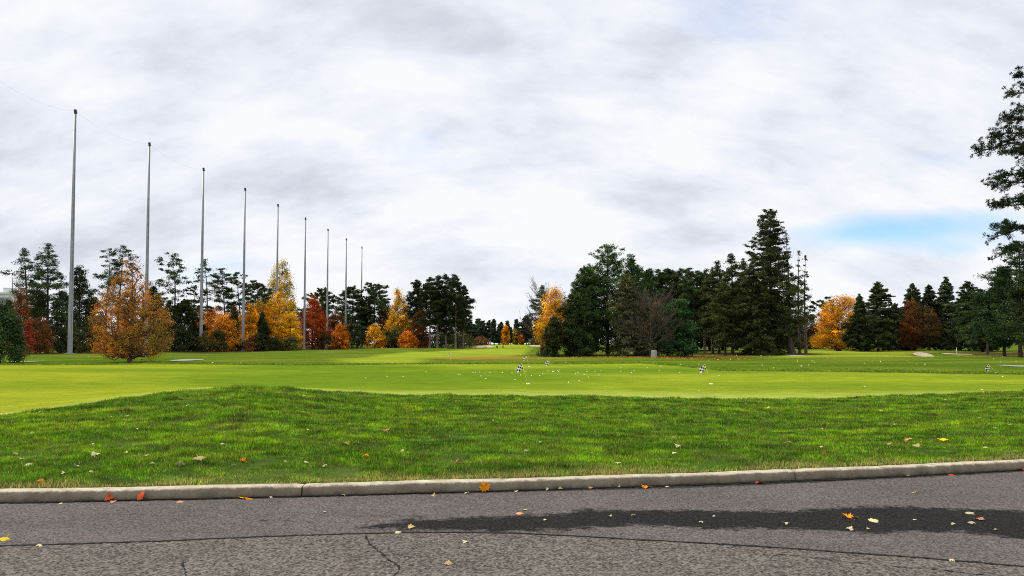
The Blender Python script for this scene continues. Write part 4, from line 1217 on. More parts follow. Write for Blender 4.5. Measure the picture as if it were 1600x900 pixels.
def net_pole(x, y, label=None):
    zb = gz(x, y)
    zt = 1.6 - 1.2 + PH + 0.0
    h = zt - zb
    o = empty('net_pole', (x, y, zb))
    tag(o, label, 'pole', 'row of tall steel net poles')
    zs = [-0.3, 0, h * 0.33, h * 0.335, h * 0.66, h * 0.665, h]
    rs = [0.285, 0.285, 0.24, 0.225, 0.19, 0.175, 0.135]
    mb = MB(); mb.tube([(0, 0, z) for z in zs], rs, 14); mb.build('shaft', M['steel'], o, True)
    mb = MB(); mb.tube([(0, 0, h - 0.25), (0, 0, h + 0.02), (0, 0, h + 0.05), (0, 0, h + 0.3), (0, 0, h + 0.34)], [0.145, 0.145, 0.17, 0.17, 0.10], 14)
    mb.box((0.15, 0, h - 0.1), (0.16, 0.10, 0.16)); mb.box((0, -0.17, h + 0.1), (0.1, 0.2, 0.1)); mb.build('cap', M['cap'], o)
    mb = MB(); mb.box((0.0, 0, 0.03), (0.95, 0.95, 0.10)); mb.build('base_plate', M['steel'], o)
    for f_ in (0.33, 0.66):
        mb = MB(); mb.tube([(0, 0, h * f_ - 0.1), (0, 0, h * f_ + 0.1)], [0.262 - 0.075 * (f_ > 0.5)] * 2, 14); mb.build('collar', M['steel'], o, False)
    mb = MB(); mb.tube([(0.21, -0.17, 1.0), (0.19, -0.15, h * 0.5), (0.13, -0.1, h - 0.2)], [0.018] * 3, 5); mb.build('halyard', M['cable'], o)
    tops.append((x, y, zt + 0.1))


xs_, ys_ = [], []
for (pb, ptop, tp, bt, lb) in POLES:
    d = PH * F / (bt - tp)
    xs_.append((pb - 800) / F * d); ys_.append(d)
# straight, evenly spaced row fitted to the nine poles
ii = np.arange(9)
fy = np.polyfit(ii, ys_, 2); fx = np.polyfit(ii, xs_, 2)
x_1, y_1 = np.polyval(fx, -1), np.polyval(fy, -1)
net_pole(x_1, y_1, 'net pole before the nearest one, off past the dark round bush')
for i, (pb, ptop, tp, bt, lb) in enumerate(POLES):
    d = float(np.polyval(fy, i))
    net_pole((pb - 800) / F * d, d, lb)
cl = ['from the unseen pole to the nearest one', 'from the nearest pole to the second', 'from second to third pole', 'from third to fourth pole', 'from fourth to fifth pole', 'from fifth to sixth pole', 'from sixth to seventh pole', 'from seventh to eighth pole', 'from eighth to last pole']
for i, (a, b) in enumerate(zip(tops[:-1], tops[1:])):
    s = np.linspace(0, 1, 15)
    pts = np.array(a) + (np.array(b) - np.array(a)) * s[:, None]
    pts[:, 2] -= 0.9 * 4 * s * (1 - s)
    t = Tubes(); t.add(pts, np.full(15, 0.004), 5)
    tag(link_mesh('net_cable', t.mesh('net_cable', M['cable'])), 'thin slack cable between pole tops, ' + cl[i], 'cable', 'cables between the net poles')

# ------------------------------------------------------------------ white building beyond the pine
bx, by, bz = at_depth(-42, 459, 210)
g0 = gz(bx, by)
b = empty('white_building', (bx, by, g0)); tag(b, 'white flat-roofed building with a grey band, glimpsed past the rust red tree', 'building')
hh = bz - g0; W_ = 22.0
mb = MB(); mb.box((0, 6, hh / 2), (W_, 12, hh)); mb.build('wall', M['cladding'], b)
mb = MB(); mb.box((0, 6, hh + 0.2), (W_ + 0.6, 12.6, 0.4)); r_ = mb.build('roof', M['cladding'], b)
mb = MB(); mb.box((W_ / 2 - 2.5, 3, hh + 1.0), (2.4, 2.4, 1.3)); mb.box((W_ / 2 - 2.5, 3, hh + 1.75), (2.6, 2.6, 0.2)); mb.build('roof_unit', M['cladding'], r_)
for dx, ht in ((W_ / 2 - 1.2, 5.0), (W_ / 2 - 0.2, 4.0), (W_ / 2 - 6, 3.2)):
    mb = MB(); mb.tube([(dx, 2, hh + 0.3), (dx, 2, hh + ht)], [0.10, 0.06], 6); mb.box((dx, 2, hh + ht * 0.75), (1.1, 0.08, 0.08)); mb.box((dx, 2, hh + ht * 0.9), (0.7, 0.08, 0.08)); mb.build('antenna', M['cap'], r_)
mb = MB(); mb.box((0, -0.04, hh - 1.5), (W_ - 0.02, 0.14, 0.9)); mb.build('band', M['dark_band'], b)
for fl in range(3):
    for c_ in range(6):
        mb = MB(); xx = -W_ / 2 + 2 + c_ * 3.6; zz_ = hh - 4.2 - fl * 3.4
        if zz_ < 1: continue
        mb.box((xx, -0.03, zz_), (2.2, 0.12, 1.5), 0); w = mb.build('window', M['dark_band'], b)
        mb = MB(); mb.box((xx, -0.10, zz_), (2.0, 0.03, 1.3), 0); mb.build('pane', M['glass'], w)

# ------------------------------------------------------------------ stone marker, bunkers, paths
p = at_depth(1022, 557, 66.5)
x, y = p[0], 66.5
o = empty('marker_post', (x, y, gz(x, y)), 0.1); tag(o, 'short pale stone marker post standing in the orange leaf litter', 'marker')
mb = MB(); mb.tube([(0, 0, -0.05), (0, 0, 0.60), (0, 0, 0.66), (0, 0, 0.69)], [0.30, 0.27, 0.25, 0.17], 4); mb.build('post', M['stone'], o)
mb = MB(); mb.box((0, 0, 0.01), (0.55, 0.55, 0.08), 0, PI / 4); mb.build('footing', M['stone'], o)

M['sand'] = plain_mat('bunker_sand', (0.34, 0.28, 0.19), 0.95, 0.1, 0.15, 1.5)
M['path'] = plain_mat('path_paving', (0.24, 0.24, 0.22), 0.9, 0.2, 0.2, 1.0)


def sheet(name, px, d, rx, ry, tilt, mat, seed, zoff=0.03, wobble=1.0):
    """irregular rounded patch lying on the ground, its far side raised by tilt"""
    rg = np.random.default_rng(seed)
    x0 = (px - 800) / F * d
    n, rings = 40, 7
    th = np.linspace(0, 2 * PI, n, endpoint=False)
    ed = 1 + wobble * (0.12 * np.sin(2 * th + rg.uniform(0, 6)) + 0.07 * np.sin(3 * th + rg.uniform(0, 6)) + 0.03 * np.sin(7 * th))
    V = []
    for r in np.linspace(0.02, 1, rings):
        X = x0 + np.cos(th) * rx * r * ed; Y = d + np.sin(th) * ry * r * ed
        V.append(np.stack([X, Y, zfun(X, Y) + zoff + tilt * np.clip((np.sin(th) * r * ed + 1) / 2, 0, 1.2) - 0.10 * (tilt > 0) * (r > 0.99)], -1))
    V = np.concatenate(V)
    i = np.arange(rings - 1)[:, None]; j = np.arange(n)[None, :]; j2 = (j + 1) % n
    Q = np.stack([i * n + j, i * n + j2, (i + 1) * n + j2, (i + 1) * n + j], -1).reshape(-1, 4)
    me = np_mesh(name, V, Q, mat, smooth=True)
    return tag(link_mesh(name, me), kind='structure')


def mound(px, d, rx, ry, h, seed):
    """grassy shoulder round a bunker"""
    x0 = (px - 800) / F * d
    n, rings = 40, 12
    th = np.linspace(0, 2 * PI, n, endpoint=False)
    V = []
    for r in np.linspace(0.0, 1, rings):
        X = x0 + np.cos(th) * rx * (r + 0.001); Y = d + np.sin(th) * ry * (r + 0.001)
        V.append(np.stack([X, Y, zfun(X, Y) + h * 0.5 * (1 + math.cos(PI * r)) - 0.02 * (r == 1)], -1))
    V = np.concatenate(V)
    i = np.arange(rings - 1)[:, None]; j = np.arange(n)[None, :]; j2 = (j + 1) % n
    Q = np.stack([i * n + j, i * n + j2, (i + 1) * n + j2, (i + 1) * n + j], -1).reshape(-1, 4)
    return tag(link_mesh('grass_mound', np_mesh('grass_mound', V, Q, M['rough'], np.zeros((len(V), 3)), smooth=True)), kind='structure')


sheet('bunker', 1443, 78, 0.88, 1.2, 0.46, M['sand'], 1, 0.03, 0.3)
sheet('bunker', 1494, 98, 1.4, 3, 0.12, M['sand'], 2)
sheet('bunker', 742, 230, 3.2, 10, 0.75, M['sand'], 3)
sheet('bunker', 757, 236, 3.2, 8, 0.5, M['sand'], 4)
sheet('bunker', 1240, 86, 0.7, 3, 0.05, M['sand'], 5)
sheet('bunker', 838, 250, 2.6, 12, 0.4, M['sand'], 6)
sheet('cart_path', 40, 52, 1.3, 1.3, 0, M['path'], 7)
sheet('cart_path', 292, 53, 0.85, 2.2, 0, M['path'], 8)
sheet('cart_path', 1600, 42, 1.5, 1.3, 0, M['path'], 9, 0.03)
mound(1460, 83, 2.8, 4, 0.35, 1)

# little white flag at the far tee
p = at_depth(1495, 552, 99)
o = empty('tee_flag', (p[0], 99, gz(p[0], 99))); tag(o, 'small white flag at the sand edge below the wide dark spruce', 'flag')
mb = MB(); mb.tube([(0, 0, 0), (0, 0, 0.95)], [0.02, 0.015], 6); mb.build('pole', M['cup'], o)
mb = MB(); mb.add([(0, 0, 0.5), (-0.16, 0.02, 0.42), (-0.05, -0.02, 0.72), (0.06, 0.01, 0.98), (0.05, 0.03, 0.98), (-0.06, 0.0, 0.70)], [(0, 1, 2), (0, 2, 3), (0, 3, 4), (1, 5, 2), (5, 4, 3, 2)]); mb.build('flag_cloth', M['white_cloth'], o)

# ------------------------------------------------------------------ practice flagsticks
FL = [(825, 600, 815, 568, 'chequered flag on the yellow stick nearest the bank, centre of the green', 1.0), (1111, 600, 1101, 569, 'chequered flag with round white patches, below the bright green young pine', 1.0), (864.5, 580.5, 857, 562, 'chequered flag standing a little behind the scattered balls', 1.0),
      (827, 573, 822, 556, 'small chequered flag at the back edge of the green', 1.0), (1557, 582.5, 1544, 569, 'chequered flag leaning beside the pale cart path', 1.0), (704, 561, 703.5, 551, 'tiny distant chequered flag standing before the dry brown patch', 1.0)]
for (bx_, by_, tx_, ty_, lb, _) in FL:
    g = ground_hit(bx_, by_)
    d = g[1]
    T = np.array(at_depth(tx_, ty_, d)) - g
    o = empty('flagstick', tuple(g)); tag(o, lb, 'flag', 'practice flags on the putting green')
    mb = MB(); mb.tube([(0, 0, -0.02), tuple(T * 0.5), tuple(T)], [0.0095, 0.0095, 0.009], 8); mb.build('stick', M['yellow_paint'], o, True)
    mb = MB()
    L = np.linalg.norm(T); a = T / L
    side = unit(np.cross(a, [0, 1, 0])); side = side if side[0] < 0 else -side
    nw, nh = 12, 9; fw, fh = 0.205, 0.165
    grid = []
    for iy in range(nh + 1):
        for ix in range(nw + 1):
            q = ix / nw
            grid.append(tuple(a * (L - 0.01 - fh * (1 - iy / nh)) + side * fw * q * 0.92 + np.array([0, 0.045 * math.sin(q * 7 + iy * 0.2) * q, -0.09 * q ** 1.3])))
    fs = []; ms_ = []
    for iy in range(nh):
        for ix in range(nw):
            cxi, cyi = ix // 3, iy // 3
            base_i = iy * (nw + 1) + ix
            mb.add([grid[base_i], grid[base_i + 1], grid[base_i + nw + 2], grid[base_i + nw + 1]], [(0, 1, 2, 3)], 1 if (cxi + cyi) % 2 == 1 else 0)
    fo = mb.build('flag_cloth', [M['black_cloth'], M['white_cloth']], o, True)
    sol = fo.modifiers.new('thickness', 'SOLIDIFY'); sol.thickness = 0.004
    mb = MB(); n = 16
    ring = [(0.06 * math.cos(2 * PI * i / n), 0.06 * math.sin(2 * PI * i / n)) for i in range(n)]
    mb.add([(x_, y_, -0.1) for x_, y_ in ring] + [(x_, y_, 0.018) for x_, y_ in ring] + [(x_ * 0.85, y_ * 0.85, 0.018) for x_, y_ in ring] + [(x_ * 0.85, y_ * 0.85, -0.06) for x_, y_ in ring],
           [(i, (i + 1) % n, n + (i + 1) % n, n + i) for i in range(n)] + [(n + i, n + (i + 1) % n, 2 * n + (i + 1) % n, 2 * n + i) for i in range(n)] + [(2 * n + i, 2 * n + (i + 1) % n, 3 * n + (i + 1) % n, 3 * n + i) for i in range(n)])
    mb.build('cup', M['cup'], o, True)

# ------------------------------------------------------------------ golf balls
ball_px = [(780 + a / 4.571, 540 + b_ / 4.571) for a, b_ in ((22, 198), (92, 197), (117, 177), (152, 215), (113, 247), (193, 188), (231, 217), (290, 220), (312, 207), (350, 185), (415, 183), (425, 190), (433, 178), (495, 267), (545, 202), (563, 197), (570, 257), (608, 210), (627, 178), (627, 190), (637, 230), (685, 190), (712, 215), (727, 185), (868, 162), (868, 187), (943, 197), (963, 180), (1057, 161), (1143, 180), (1150, 153), (1290, 195), (1570, 220))]
ball_px += [(500 + a / 3, 360 + b_ / 3) for a, b_ in ((215, 695), (315, 687), (390, 687), (497, 665), (457, 630), (400, 630), (648, 677), (657, 677), (717, 670), (730, 668), (748, 667), (797, 668), (755, 685), (778, 698), (855, 668), (727, 630), (305, 620), (540, 632))]
ball_px += [(1567, 589.5)]
import bmesh
bm = bmesh.new(); bmesh.ops.create_icosphere(bm, subdivisions=3, radius=0.0214)
bme = bpy.data.meshes.new('golf_ball'); bm.to_mesh(bme); bm.free(); bme.materials.append(M['ball']); bme.polygons.foreach_set('use_smooth', [True] * len(bme.polygons))
b0 = None
for (px_, py_) in ball_px:
    g = ground_hit(px_, py_)
    if g is None or g[1] > 60: continue
    o = bpy.data.objects.new('golf_ball', bme); COL.objects.link(o)
    s = 1.0
    o.scale = (s, s, s); o.location = (g[0], g[1], g[2] + 0.0214 * s)
    tag(o, 'white practice golf ball lying on the putting green', 'golf ball', 'golf balls scattered on the green')

# ------------------------------------------------------------------ fallen leaves
def maple_leaf(rg, tint, curl):
    """five-lobed maple leaf with stalk, curled; unit width about 1"""
    half = [(0, -0.42), (0.10, -0.34), (0.34, -0.40), (0.28, -0.26), (0.50, -0.16), (0.38, -0.08), (0.56, 0.16), (0.36, 0.13), (0.34, 0.22), (0.20, 0.12), (0.22, 0.34), (0.10, 0.32), (0.0, 0.58)]
    out = half + [(-x_, y_) for x_, y_ in half[-2:0:-1]]
    P_ = np.array(out) * rg.uniform(0.92, 1.08, (len(out), 1))
    n = len(P_)
    mid = P_ * 0.55
    V2 = np.concatenate([[[0, 0]], mid, P_])
    a, b_ = rg.normal(0, curl, 2)
    ph = rg.uniform(0, 6)
    r = np.hypot(V2[:, 0], V2[:, 1])
    z = a * V2[:, 0] ** 2 * 2.2 + b_ * V2[:, 1] ** 2 * 2.2 + 0.5 * abs(curl) * r ** 2 * np.sin(3 * np.arctan2(V2[:, 1], V2[:, 0]) + ph)
    V = np.c_[V2, z]
    F3 = []
    for i in range(n):
        j = (i + 1) % n
        F3.append((0, 1 + i, 1 + j, 1 + j)); F3.append((1 + i, 1 + n + i, 1 + n + j, 1 + j))
    vs = [tuple(v) for v in V]
    fs = [tuple(dict.fromkeys(f)) for f in F3]
    b = len(vs)
    vs += [(-0.012, -0.40, z[1 + n]), (0.012, -0.40, z[1 + n]), (0.03, -0.85, z[1 + n] + 0.05), (0.0, -0.85, z[1 + n] + 0.05)]
    fs.append((b, b + 1, b + 2, b + 3))
    me = bpy.data.meshes.new('fallen_leaf'); me.from_pydata(vs, [], fs)
    t = me.color_attributes.new('tint', 'FLOAT_COLOR', 'POINT')
    rr = np.append(r, [0.4] * 4)
    cols = np.ones((len(vs), 4), np.float32)
    cols[:, :3] = np.array(tint)[None, :] * (0.85 + 0.3 * rr)[:, None] * np.exp(rg.normal(0, 0.08, (len(vs), 1)))
    t.data.foreach_set('color', cols.ravel())
    me.materials.append(M['fallen'])
    me.polygons.foreach_set('use_smooth', [True] * len(fs))
    me.update()
    return me


PALE, TAN, LRED, LOR, LYEL, LPINK, LBRN = (0.62, 0.52, 0.36), (0.50, 0.34, 0.18), (0.42, 0.07, 0.03), (0.62, 0.20, 0.015), (0.80, 0.52, 0.02), (0.60, 0.27, 0.17), (0.30, 0.14, 0.06)
lrg = np.random.default_rng(31)
pool = {}
for nm, c_ in (('pale', PALE), ('tan', TAN), ('red', LRED), ('orange', LOR), ('yellow', LYEL), ('pink', LPINK), ('brown', LBRN)):
    pool[nm] = [maple_leaf(lrg, c_, 0.35) for _ in range(4)]


def put_leaf(px, py, size, colour, label, group, tilt=0.25, lift=0.0, rz=None):
    g = ground_hit(px, py)
    if g is None: return
    if 'road' in group and g[2] != 0.0:
        xk = g[0] * 0.995; g = np.array([xk, float(kerb_y(xk)) - 0.09, 0.0])
    onroad = g[2] == 0.0
    if onroad: size *= 0.82
    o = bpy.data.objects.new('fallen_leaf', pool[colour][int(lrg.integers(0, 4))]); COL.objects.link(o)
    o.scale = (size, size, size)
    o.location = (g[0], g[1], g[2] + (0.012 if onroad else 0.035) + lift)
    o.rotation_euler = (lrg.normal(0.12, tilt), lrg.normal(0, tilt), lrg.uniform(0, 6.28) if rz is None else rz)
    tag(o, label, 'leaf', group)


GB = 'pale leaves scattered on the grass bank'; LB = 'small pale dry leaf lying on the grass bank'
GR = 'pale leaves scattered on the road'; LR = 'small pale leaf fragment lying on the dry asphalt'
GW = 'leaf fragments on the wet stain'; LW = 'small pale leaf fragment lying on the dark wet stain'
z1 = lambda a, b_: (a / 3, 600 + b_ / 3)
z2 = lambda a, b_: (400 + a / 3, 600 + b_ / 3)
z3 = lambda a, b_: (800 + a / 3, 600 + b_ / 3)
z4 = lambda a, b_: (1200 + a / 3, 600 + b_ / 3)
for f_, pts in ((z1, ((140, 133), (190, 138), (202, 147), (27, 147), (147, 238), (435, 290), (103, 360), (357, 392), (590, 332), (623, 350), (1095, 390), (428, 422), (302, 428), (713, 384), (877, 107), (1130, 33), (641, 220), (523, 160), (595, 157), (73, 335))),
                (z2, ((225, 60), (432, 53), (455, 198), (143, 377), (238, 377), (687, 322), (245, 222), (320, 392), (1115, 178))),
                (z3, ((762, 332), (952, 65), (1095, 97), (873, 35), (497, 380), (135, 282), (712, 200), (375, 333), (65, 320))),
                (z4, ((322, 115), (550, 98), (832, 77), (788, 62), (884, 97), (988, 134), (990, 165), (1183, 163), (1130, 90), (1130, 197), (1065, 213), (597, 197), (250, 217), (250, 302), (1018, 305), (508, 115), (0, 116), (530, 128), (453, 15), (1003, 30), (770, 22)))):
    for (a, b_) in pts:
        put_leaf(*f_(a, b_), lrg.uniform(0.045, 0.08), 'pale', LB, GB)
for f_, a, b_, sz, c_, lb in ((z1, 447, 341, 0.11, 'pale', 'curled beige leaf among pale ones on the bank above the red kerb leaves'), (z1, 135, 388, 0.10, 'pale', 'beige leaf on the bank nearest the road seam start'), (z1, 683, 350, 0.08, 'tan', 'tan leaf midway down the bank above the second red kerb leaf'),
                              (z1, 845, 386, 0.11, 'pale', 'flat whitish leaf beside the large curled tan leaf on the bank'), (z1, 934, 364, 0.17, 'tan', 'large curled tan leaf on the bank'), (z1, 1050, 298, 0.10, 'pale', 'cream leaf just upslope of the large curled tan leaf'), (z1, 1143, 380, 0.11, 'orange', 'small orange leaf on the bank beside the large curled tan leaf'),
                              (z1, 188, 467, 0.08, 'orange', 'faded orange leaf in the dry grass strip along the kerb'), (z2, 610, 230, 0.13, 'pink', 'salmon pink leaf alone on the upper bank'), (z2, 420, 290, 0.12, 'brown', 'rust brown leaf on the bank above the yellow-orange one'), (z2, 508, 347, 0.12, 'orange', 'yellow-orange leaf with a dark gap beneath it on the bank'),
                              (z2, 947, 372, 0.10, 'pink', 'peach leaf low on the bank above the bright orange kerb leaf'), (z3, 513, 250, 0.11, 'tan', 'upright tan leaf on the middle bank below the flag'), (z3, 762, 258, 0.10, 'pink', 'pale peach leaf on the middle bank'), (z3, 778, 300, 0.11, 'pale', 'thin beige leaf below the pale peach one on the bank'),
                              (z4, 822, 272, 0.16, 'yellow', 'large bright yellow maple leaf on the bank'), (z4, 660, 276, 0.13, 'pink', 'pinkish curled leaf near the large yellow leaf'), (z4, 693, 302, 0.12, 'tan', 'tan-orange leaf just below the pinkish curled one'), (z4, 718, 281, 0.08, 'brown', 'small brown leaf between the pinkish leaf and large yellow leaf'),
                              (z4, 570, 290, 0.10, 'tan', 'flat tan leaf lying apart from the yellow leaf cluster'), (z4, 92, 285, 0.11, 'brown', 'rust leaf on the bank above the kerb joint'), (z4, 270, 343, 0.10, 'pink', 'peach leaf at the dry strip near the kerb')):
    put_leaf(*f_(a, b_), sz, c_, lb, 'coloured leaves on the bank', lift=0.008)
for f_, pts in ((z1, ((186, 758), (285, 562))), (z2, ((990, 514), (980, 742), (322, 603), (410, 522), (70, 532))), (z3, ((65, 593), (170, 497), (228, 494), (500, 484), (710, 474), (18, 497))), (z4, ((80, 655), (860, 828), (655, 430)))):
    for (a, b_) in pts: put_leaf(*f_(a, b_), lrg.uniform(0.05, 0.08), 'pale', LR, GR, 0.12)
for f_, pts in ((z3, ((155, 640), (460, 623), (568, 617), (950, 625), (785, 680), (888, 648))), (z4, ((415, 630), (468, 680), (1065, 685), (690, 640), (870, 660)))):
    for (a, b_) in pts: put_leaf(*f_(a, b_), lrg.uniform(0.035, 0.065), 'pale', LW, GW, 0.12)
for f_, a, b_, sz, c_, lb in ((z1, 530, 556, 0.08, 'pink', 'dull pink leaf flat on the road under the first red kerb leaf'), (z1, 838, 553, 0.12, 'pink', 'faded pink leaf flat on the road near the kerb'), (z1, 1133, 536, 0.13, 'yellow', 'yellow leaf on the road beside an orange-red one'),
                              (z1, 1200, 529, 0.13, 'orange', 'orange-red leaf on the road beside the yellow one at the kerb'), (z1, 22, 732, 0.11, 'yellow', 'pale yellow leaf on the road touching the seam start'), (z2, 830, 523, 0.09, 'tan', 'tan leaf on the road below the bright orange kerb leaf'),
                              (z2, 672, 697, 0.10, 'pale', 'cream leaf on the wet stain edge, nearer the seam'), (z2, 727, 675, 0.085, 'tan', 'cream-tan leaf on the wet stain beside the cream one'), (z2, 897, 845, 0.09, 'tan', 'curled tan leaf on the coarse old asphalt'),
                              (z3, 40, 607, 0.14, 'pink', 'salmon red leaf pair member lying on the dry asphalt above the wet stain'), (z3, 372, 489, 0.10, 'tan', 'tan leaf close to the kerb foot above the wet stain'), (z3, 610, 475, 0.12, 'orange', 'orange curled leaf at the kerb foot'),
                              (z3, 1133, 445, 0.12, 'red', 'dark red leaf tucked into the kerb foot'), (z4, 812, 414, 0.15, 'red', 'red leaf on the road close to the kerb, below the large yellow leaf'), (z4, 1192, 405, 0.12, 'red', 'bright red leaf by the kerb at the view edge'),
                              (z4, 690, 510, 0.10, 'tan', 'single tan leaf midway between kerb and wet stain'), (z4, 370, 627, 0.13, 'orange', 'rust orange leaf on the wet stain'), (z4, 495, 645, 0.12, 'pale', 'cream leaf on the wet stain next to the rust orange one'), (z4, 383, 682, 0.09, 'pale', 'cream leaf at the lower edge of the wet stain'),
                              (z4, 937, 607, 0.12, 'pale', 'white upper leaf of the trio on the wet stain'), (z4, 992, 637, 0.11, 'pink', 'pink leaf of the trio on the wet stain'), (z4, 948, 650, 0.11, 'pale', 'white lower leaf of the trio on the wet stain')):
    put_leaf(*f_(a, b_), sz, c_, lb, 'coloured leaves on the road', 0.15)
# leaves propped against the kerb face
for px_, py_, sz, c_, lb, rx in ((757, 768, 0.125, 'orange', 'bright orange maple leaf propped upright against the kerb', 1.25), (172, 782, 0.10, 'red', 'dull red leaf leaning on the kerb, first of two red ones', 1.0), (221, 782, 0.115, 'red', 'brighter red leaf leaning on the kerb, second of two red ones', 1.0)):
    q = road_pt(px_, py_)
    X_ = q[0]; Y_ = float(kerb_y(X_)) - 0.045
    o = bpy.data.objects.new('fallen_leaf', maple_leaf(lrg, {'orange': (0.75, 0.26, 0.01), 'red': LRED}[c_], 0.2)); COL.objects.link(o)
    o.scale = (sz, sz, sz); o.rotation_euler = (rx, lrg.normal(0, 0.2), lrg.normal(0, 0.3)); o.location = (X_, Y_ + 0.0, sz * 0.47)
    tag(o, lb, 'leaf', 'leaves leaning on the kerb')

# tiny leaves strewn over the far rough and under the central clump (nobody could count them)
def litter():
    rg = np.random.default_rng(41)
    n1 = 5200
    d = rg.uniform(64.5, 78, n1); px_ = rg.normal(1030, 62, n1)
    n2 = 170
    d2 = rg.uniform(36, 92, n2); p2 = np.where(rg.random(n2) < 0.75, rg.uniform(1000, 1620, n2), rg.uniform(-20, 900, n2))
    u2 = (p2 - 800) / F
    d2 = np.maximum(d2, column(u2)[3] + 0.6)
    d = np.concatenate([d, d2]); px_ = np.concatenate([px_, p2])
    X = (px_ - 800) / F * d; Z = zfun(X, d) + 0.06
    pal = np.array([(0.40, 0.14, 0.03), (0.30, 0.11, 0.03), (0.45, 0.22, 0.06), (0.2, 0.09, 0.035)])
    t = pal[rg.integers(0, 4, len(d))]
    t[n1:] = np.array([(0.65, 0.55, 0.30), (0.6, 0.45, 0.15)])[rg.integers(0, 2, n2)]
    A = rg.normal(size=(len(d), 3)) * np.array([1, 1, 0.35])
    me = leaf_mesh('leaf_litter', np.stack([X, d, Z], -1), A, rg.uniform(0.07, 0.13, len(d)), rg.uniform(0.05, 0.10, len(d)), t * np.exp(rg.normal(0, 0.2, (len(d), 1))), rg, M['fallen'])
    tag(link_mesh('leaf_litter', me), 'tiny orange and pale leaves strewn under the central clump and over the far rough', 'leaf litter', kind='stuff')


litter()

# ------------------------------------------------------------------ light and sky
SUN_AZ, SUN_EL = math.radians(-66), math.radians(40)     # azimuth from +Y towards +X
sun = bpy.data.lights.new('sun', 'SUN'); sun.energy = 3.0; sun.angle = math.radians(7); sun.color = (1.0, 0.94, 0.84)
so = bpy.data.objects.new('sun', sun); COL.objects.link(so)
dirv = Vector((math.sin(SUN_AZ) * math.cos(SUN_EL), math.cos(SUN_AZ) * math.cos(SUN_EL), math.sin(SUN_EL)))
so.rotation_euler = dirv.to_track_quat('Z', 'Y').to_euler()
so.location = (0, 0, 60)

w = bpy.data.worlds.new('World'); SC.world = w; w.use_nodes = True


class WN(N):
    def __init__(s, tree):
        s.t = tree; tree.nodes.clear(); s.out = tree.nodes.new('ShaderNodeOutputWorld')


k = WN(w.node_tree)
sky = k.n('ShaderNodeTexSky'); sky.sky_type = 'NISHITA'; sky.sun_disc = False
sky.sun_elevation = SUN_EL; sky.sun_rotation = SUN_AZ
sky.air_density = 1.0; sky.dust_density = 0.6
bg1 = k.n('ShaderNodeBackground'); bg1.inputs[1].default_value = 0.15
k.l(k.mix(1.0, sky.outputs[0], (0.80, 1.12, 1.55), 'MULTIPLY'), bg1.inputs[0])
D = k.n('ShaderNodeTexCoord').outputs['Generated']
nrm = k.n('ShaderNodeVectorMath', operation='NORMALIZE'); k.l(D, nrm.inputs[0])
sp = k.n('ShaderNodeSeparateXYZ'); k.l(nrm.outputs[0], sp.inputs[0])
zc = k.math('MAXIMUM', sp.outputs[2], 0.0)
az = k.math('ARCTAN2', sp.outputs[0], sp.outputs[1])
el = k.math('ARCSINE', zc)
den = k.math('ADD', zc, 0.62)
cx = k.math('DIVIDE', sp.outputs[0], den); cy = k.math('DIVIDE', sp.outputs[1], den)
cv = k.n('ShaderNodeCombineXYZ'); k.l(cx, cv.inputs[0]); k.l(cy, cv.inputs[1]); cv.inputs[2].default_value = 3.7
CV = cv.outputs[0]
n1 = k.noise(k.mapping(CV, (0.85, 1.5, 1)), 3.4, 7, 0.50, 0.15)
n2 = k.noise(k.mapping(CV, (0.8, 1.6, 1)), 7.5, 8, 0.58, 0.1)
nn = k.math('ADD', k.math('MULTIPLY', n1, 0.50), k.math('MULTIPLY', n2, 0.50))


def blob(px, py, rx, ry, amp):
    """soft cloud region at a compass direction"""
    a0 = math.atan((px - 800) / F); e0 = math.atan((538 - py) / F * math.cos(a0))
    ax = k.math('DIVIDE', k.math('SUBTRACT', az, a0), rx / F); ey = k.math('DIVIDE', k.math('SUBTRACT', el, e0), ry / F)
    q = k.math('ADD', k.math('MULTIPLY', ax, ax), k.math('MULTIPLY', ey, ey))
    return k.math('MULTIPLY', k.math('EXPONENT', k.math('MULTIPLY', q, -1.0)), amp)


tot = nn
for bb in ((170, 130, 110, 60, 0.10), (400, 175, 110, 60, 0.10), (170, 300, 130, 45, 0.08), (600, 200, 130, 60, 0.06), (380, 55, 180, 50, -0.12), (500, 295, 110, 40, -0.14), (690, 385, 120, 40, -0.08), (110, 390, 150, 40, -0.10),
           (60, 235, 110, 60, -0.08), (1000, 110, 170, 60, -0.05), (960, 275, 150, 50, -0.10), (1300, 240, 260, 60, -0.10), (1150, 110, 90, 50, 0.05), (1330, 330, 160, 30, 0.06), (700, 130, 160, 50, 0.03), (790, 190, 80, 50, -0.02), (1390, 405, 130, 28, -0.03), (1500, 70, 180, 60, 0.05)):
    tot = k.math('ADD', tot, blob(*bb[:4], bb[4] * 0.62))
ccol = k.ramp(tot, [(0.29, (0.58, 0.62, 0.71)), (0.385, (0.70, 0.735, 0.82)), (0.465, (0.83, 0.865, 0.94)), (0.56, (0.955, 0.97, 1.0))])
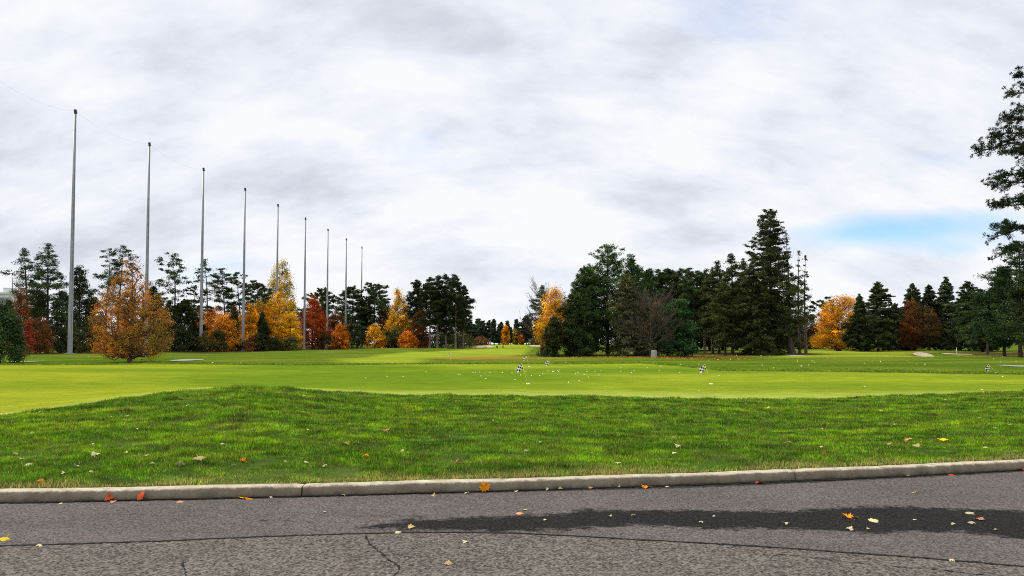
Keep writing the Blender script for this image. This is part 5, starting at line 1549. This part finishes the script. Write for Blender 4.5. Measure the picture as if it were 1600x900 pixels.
# brighter overhead than towards the horizon, as under any overcast
up_ = k.n('ShaderNodeMapRange'); k.l(el, up_.inputs[0])
up_.inputs[1].default_value = math.radians(27); up_.inputs[2].default_value = math.radians(60); up_.inputs[3].default_value = 1.0; up_.inputs[4].default_value = 2.3
bg2 = k.n('ShaderNodeBackground'); k.l(ccol, bg2.inputs[0]); k.l(up_.outputs[0], bg2.inputs[1])
gapn = k.math('SUBTRACT', k.noise(k.mapping(CV, (0.8, 1.6, 1)), 4.5, 7, 0.58, 0.2), 0.5)
gp_ = k.math('ADD', blob(1430, 358, 140, 24, 1.0), blob(1500, 388, 60, 14, 0.5))
gp_ = k.math('ADD', gp_, blob(1180, 45, 140, 60, 0.28)); gp_ = k.math('ADD', gp_, blob(1560, 120, 80, 60, 0.25)); gp_ = k.math('ADD', gp_, blob(1330, 352, 60, 26, 0.3)); gp_ = k.math('ADD', gp_, blob(1030, 25, 200, 60, 0.28)); gp_ = k.math('ADD', gp_, blob(1480, 255, 150, 35, 0.25)); gp_ = k.math('ADD', gp_, blob(350, 420, 90, 40, 0.2))
gp_ = k.math('ADD', gp_, k.math('MULTIPLY', gapn, 1.35))
gap = k.ramp(gp_, [(0.22, 0.0), (1.05, 0.85)])
mx = k.n('ShaderNodeMixShader'); k.l(gap, mx.inputs[0]); k.l(bg2.outputs[0], mx.inputs[1]); k.l(bg1.outputs[0], mx.inputs[2])
k.l(mx.outputs[0], k.out.inputs['Surface'])

# ------------------------------------------------------------------ view
vs = SC.view_settings
SC.display_settings.display_device = 'sRGB'
vs.view_transform = 'Standard'; vs.look = 'None'; vs.exposure = 0.0; vs.gamma = 1.0; vs.use_curve_mapping = False
SC.render.engine = 'CYCLES'
SC.cycles.max_bounces = 6; SC.cycles.diffuse_bounces = 3; SC.cycles.transmission_bounces = 4; SC.cycles.glossy_bounces = 2
SC.cycles.caustics_reflective = False; SC.cycles.caustics_refractive = False
SC.cycles.use_denoising = False
SC.cycles.pixel_filter_type = 'BLACKMAN_HARRIS'; SC.cycles.filter_width = 1.0
SC.render.resolution_x = 1024; SC.render.resolution_y = 576
